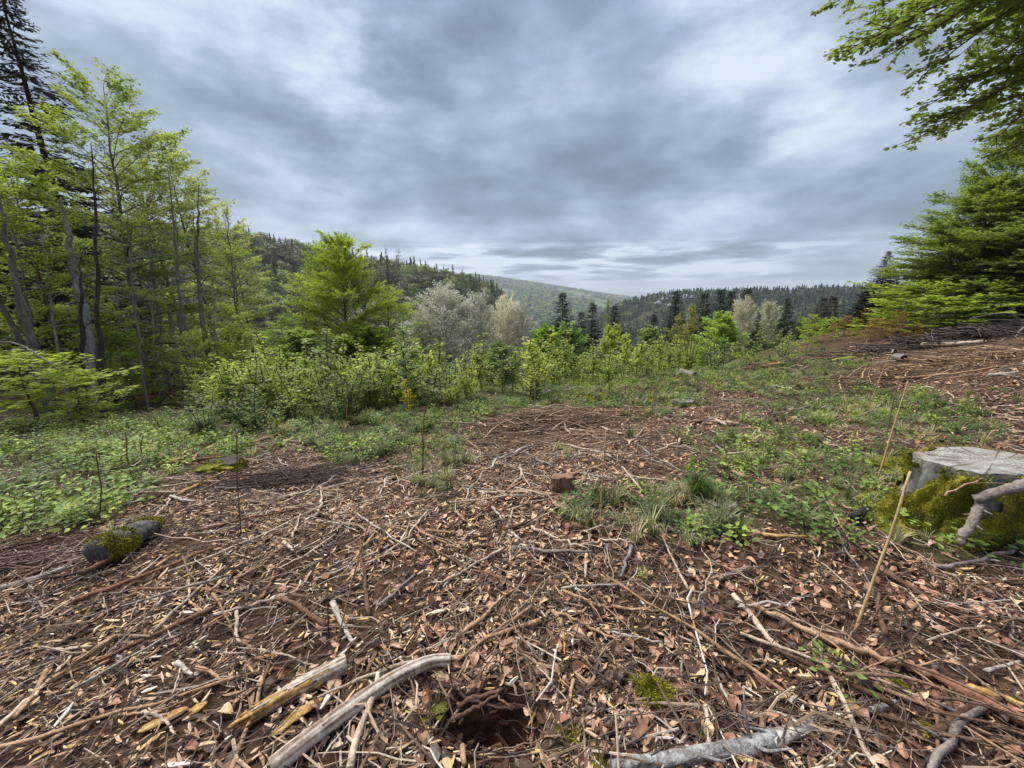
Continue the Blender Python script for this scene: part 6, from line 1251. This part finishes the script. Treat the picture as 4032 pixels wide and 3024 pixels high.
# ------------------------------------------------------------------ canes and thin upright shoots
def cane(base, top, w, label, colr=None, name='cane', m=None, lean=0.0):
    t = gt(*base); a = G(*base); d2 = ray(*top); b = d2*((t+lean)); b = np.array([b[0], b[1], CZ+b[2]]); n = 12; s_ = np.linspace(0, 1, n)[:, None]; rng = np.random.default_rng(int(base[0])); r = w*.62/2/F*t
    a[2] -= .04; mb = MB(); path = a+(b-a)*s_; path[1:-1, :2] += np.cumsum(rng.normal(0, .0025, (n-2, 2)), 0)*np.sin(np.linspace(0, math.pi, n-2))[:, None]; rr = r*np.linspace(1, .8, n); rr[::3] *= 1.12
    tube(mb, path-a, rr, 8); return tag(ob(name, mb.mesh('cane', m or M_CANE, True), None, a, color=COL.get(colr, (.3, .2, .1))), label, 'cane' if name == 'cane' else 'shoot')
cane((3362, 2490), (3585, 1855), 17, 'thick straw yellow cane leaning right before the big stump')
cane((3412, 2530), (3526, 2312), 11, 'short brown cane beside the thick yellow one', 'brown', m=M_STICK)
cane((1310, 2540), (1484, 1935), 11, 'tall thin brown cane leaning right in the left centre', 'tan', m=M_STICK)
cane((1298, 2530), (1290, 2345), 9, 'short dark shoot beside the tall thin cane', 'dark', 'shoot', M_STICK)
cane((2360, 2130), (2386, 1695), 9, 'slender brown cane standing in the central grass', 'tan', m=M_STICK)
cane((2348, 2120), (2360, 2040), 6, 'stubby shoot at the foot of the slender brown cane', 'brown', 'shoot', M_STICK)
cane((2558, 1830), (2574, 1535), 7, 'thin reddish shoot in the litter right of the centre', 'red', 'shoot', M_STICK)
cane((2793, 1655), (2822, 1470), 5, 'faint tan cane before the far grass', 'tan', m=M_STICK)
cane((3452, 1895), (3575, 1500), 10, 'tall thin cane left of the big stump', 'tan', m=M_STICK)
cane((3490, 1710), (3545, 1480), 7, 'second thin cane behind the tall one left of the stump', 'brown', m=M_STICK)
cane((3420, 1600), (3500, 1400), 5, 'faint cane on the right slope', 'tan', m=M_STICK)
cane((392, 2065), (378, 1775), 8, 'straight brown shoot rising from the left herbs', 'brown', 'shoot', M_STICK)
cane((522, 1905), (493, 1700), 8, 'brown shoot right of the straight one in the left herbs', 'brown', 'shoot', M_STICK)
cane((545, 1830), (562, 1715), 6, 'thin dark shoot between herbs at the left', 'dark', 'shoot', M_STICK)
cane((946, 2110), (930, 1700), 8, 'tall faint brown shoot left of the fine twig heap', 'brown', 'shoot', M_STICK)
cane((2108, 1745), (2106, 1505), 5, 'thin grey cane beside the brush heap', 'gray', m=M_STICK)
cane((2365, 1700), (2375, 1600), 6, 'short brown shoot right of the brush heap', 'brown', 'shoot', M_STICK)
cane((1662, 1905), (1672, 1600), 8, 'thin brown shoot through the yellowish grass knob', 'brown', 'shoot', M_STICK)
cane((1362, 1700), (1368, 1575), 5, 'thin straw shoot before the dense shrub', 'tan', 'shoot', M_STICK)
cane((2770, 1860), (2752, 1700), 5, 'thin grey shoot behind the lone sapling', 'gray', 'shoot', M_STICK)
# bare bough over the lemon green bush
stick_px([(-60, 1350, 6.2), (60, 1352, 6.2), (150, 1400, 6.2), (230, 1460, 6.2)], 9, 'gray', 'bare grey bough arching over the lemon green bush', name='bough')

# ------------------------------------------------------------------ haze
s = NT('haze'); pv = s.n('ShaderNodeVolumePrincipled'); pv.inputs['Color'].default_value = (.82, .90, 1.0, 1); pv.inputs['Density'].default_value = 0.00023; pv.inputs['Anisotropy'].default_value = .2
s.n('ShaderNodeOutputMaterial', {'Volume': pv.outputs[0]})
zl = float(ZZ.min())-1.0; zh = max(float(ZZ.max()), 20)+14; Rb = 11600
mb = MB(); mb.add([(-Rb, -Rb, zl), (Rb, -Rb, zl), (Rb, Rb, zl), (-Rb, Rb, zl), (-Rb, -Rb, zh), (Rb, -Rb, zh), (Rb, Rb, zh), (-Rb, Rb, zh)], [(3, 2, 1, 0), (4, 5, 6, 7), (0, 1, 5, 4), (1, 2, 6, 5), (2, 3, 7, 6), (3, 0, 4, 7)])
tag(ob('haze', mb.mesh('haze', s.m)), kind='stuff')
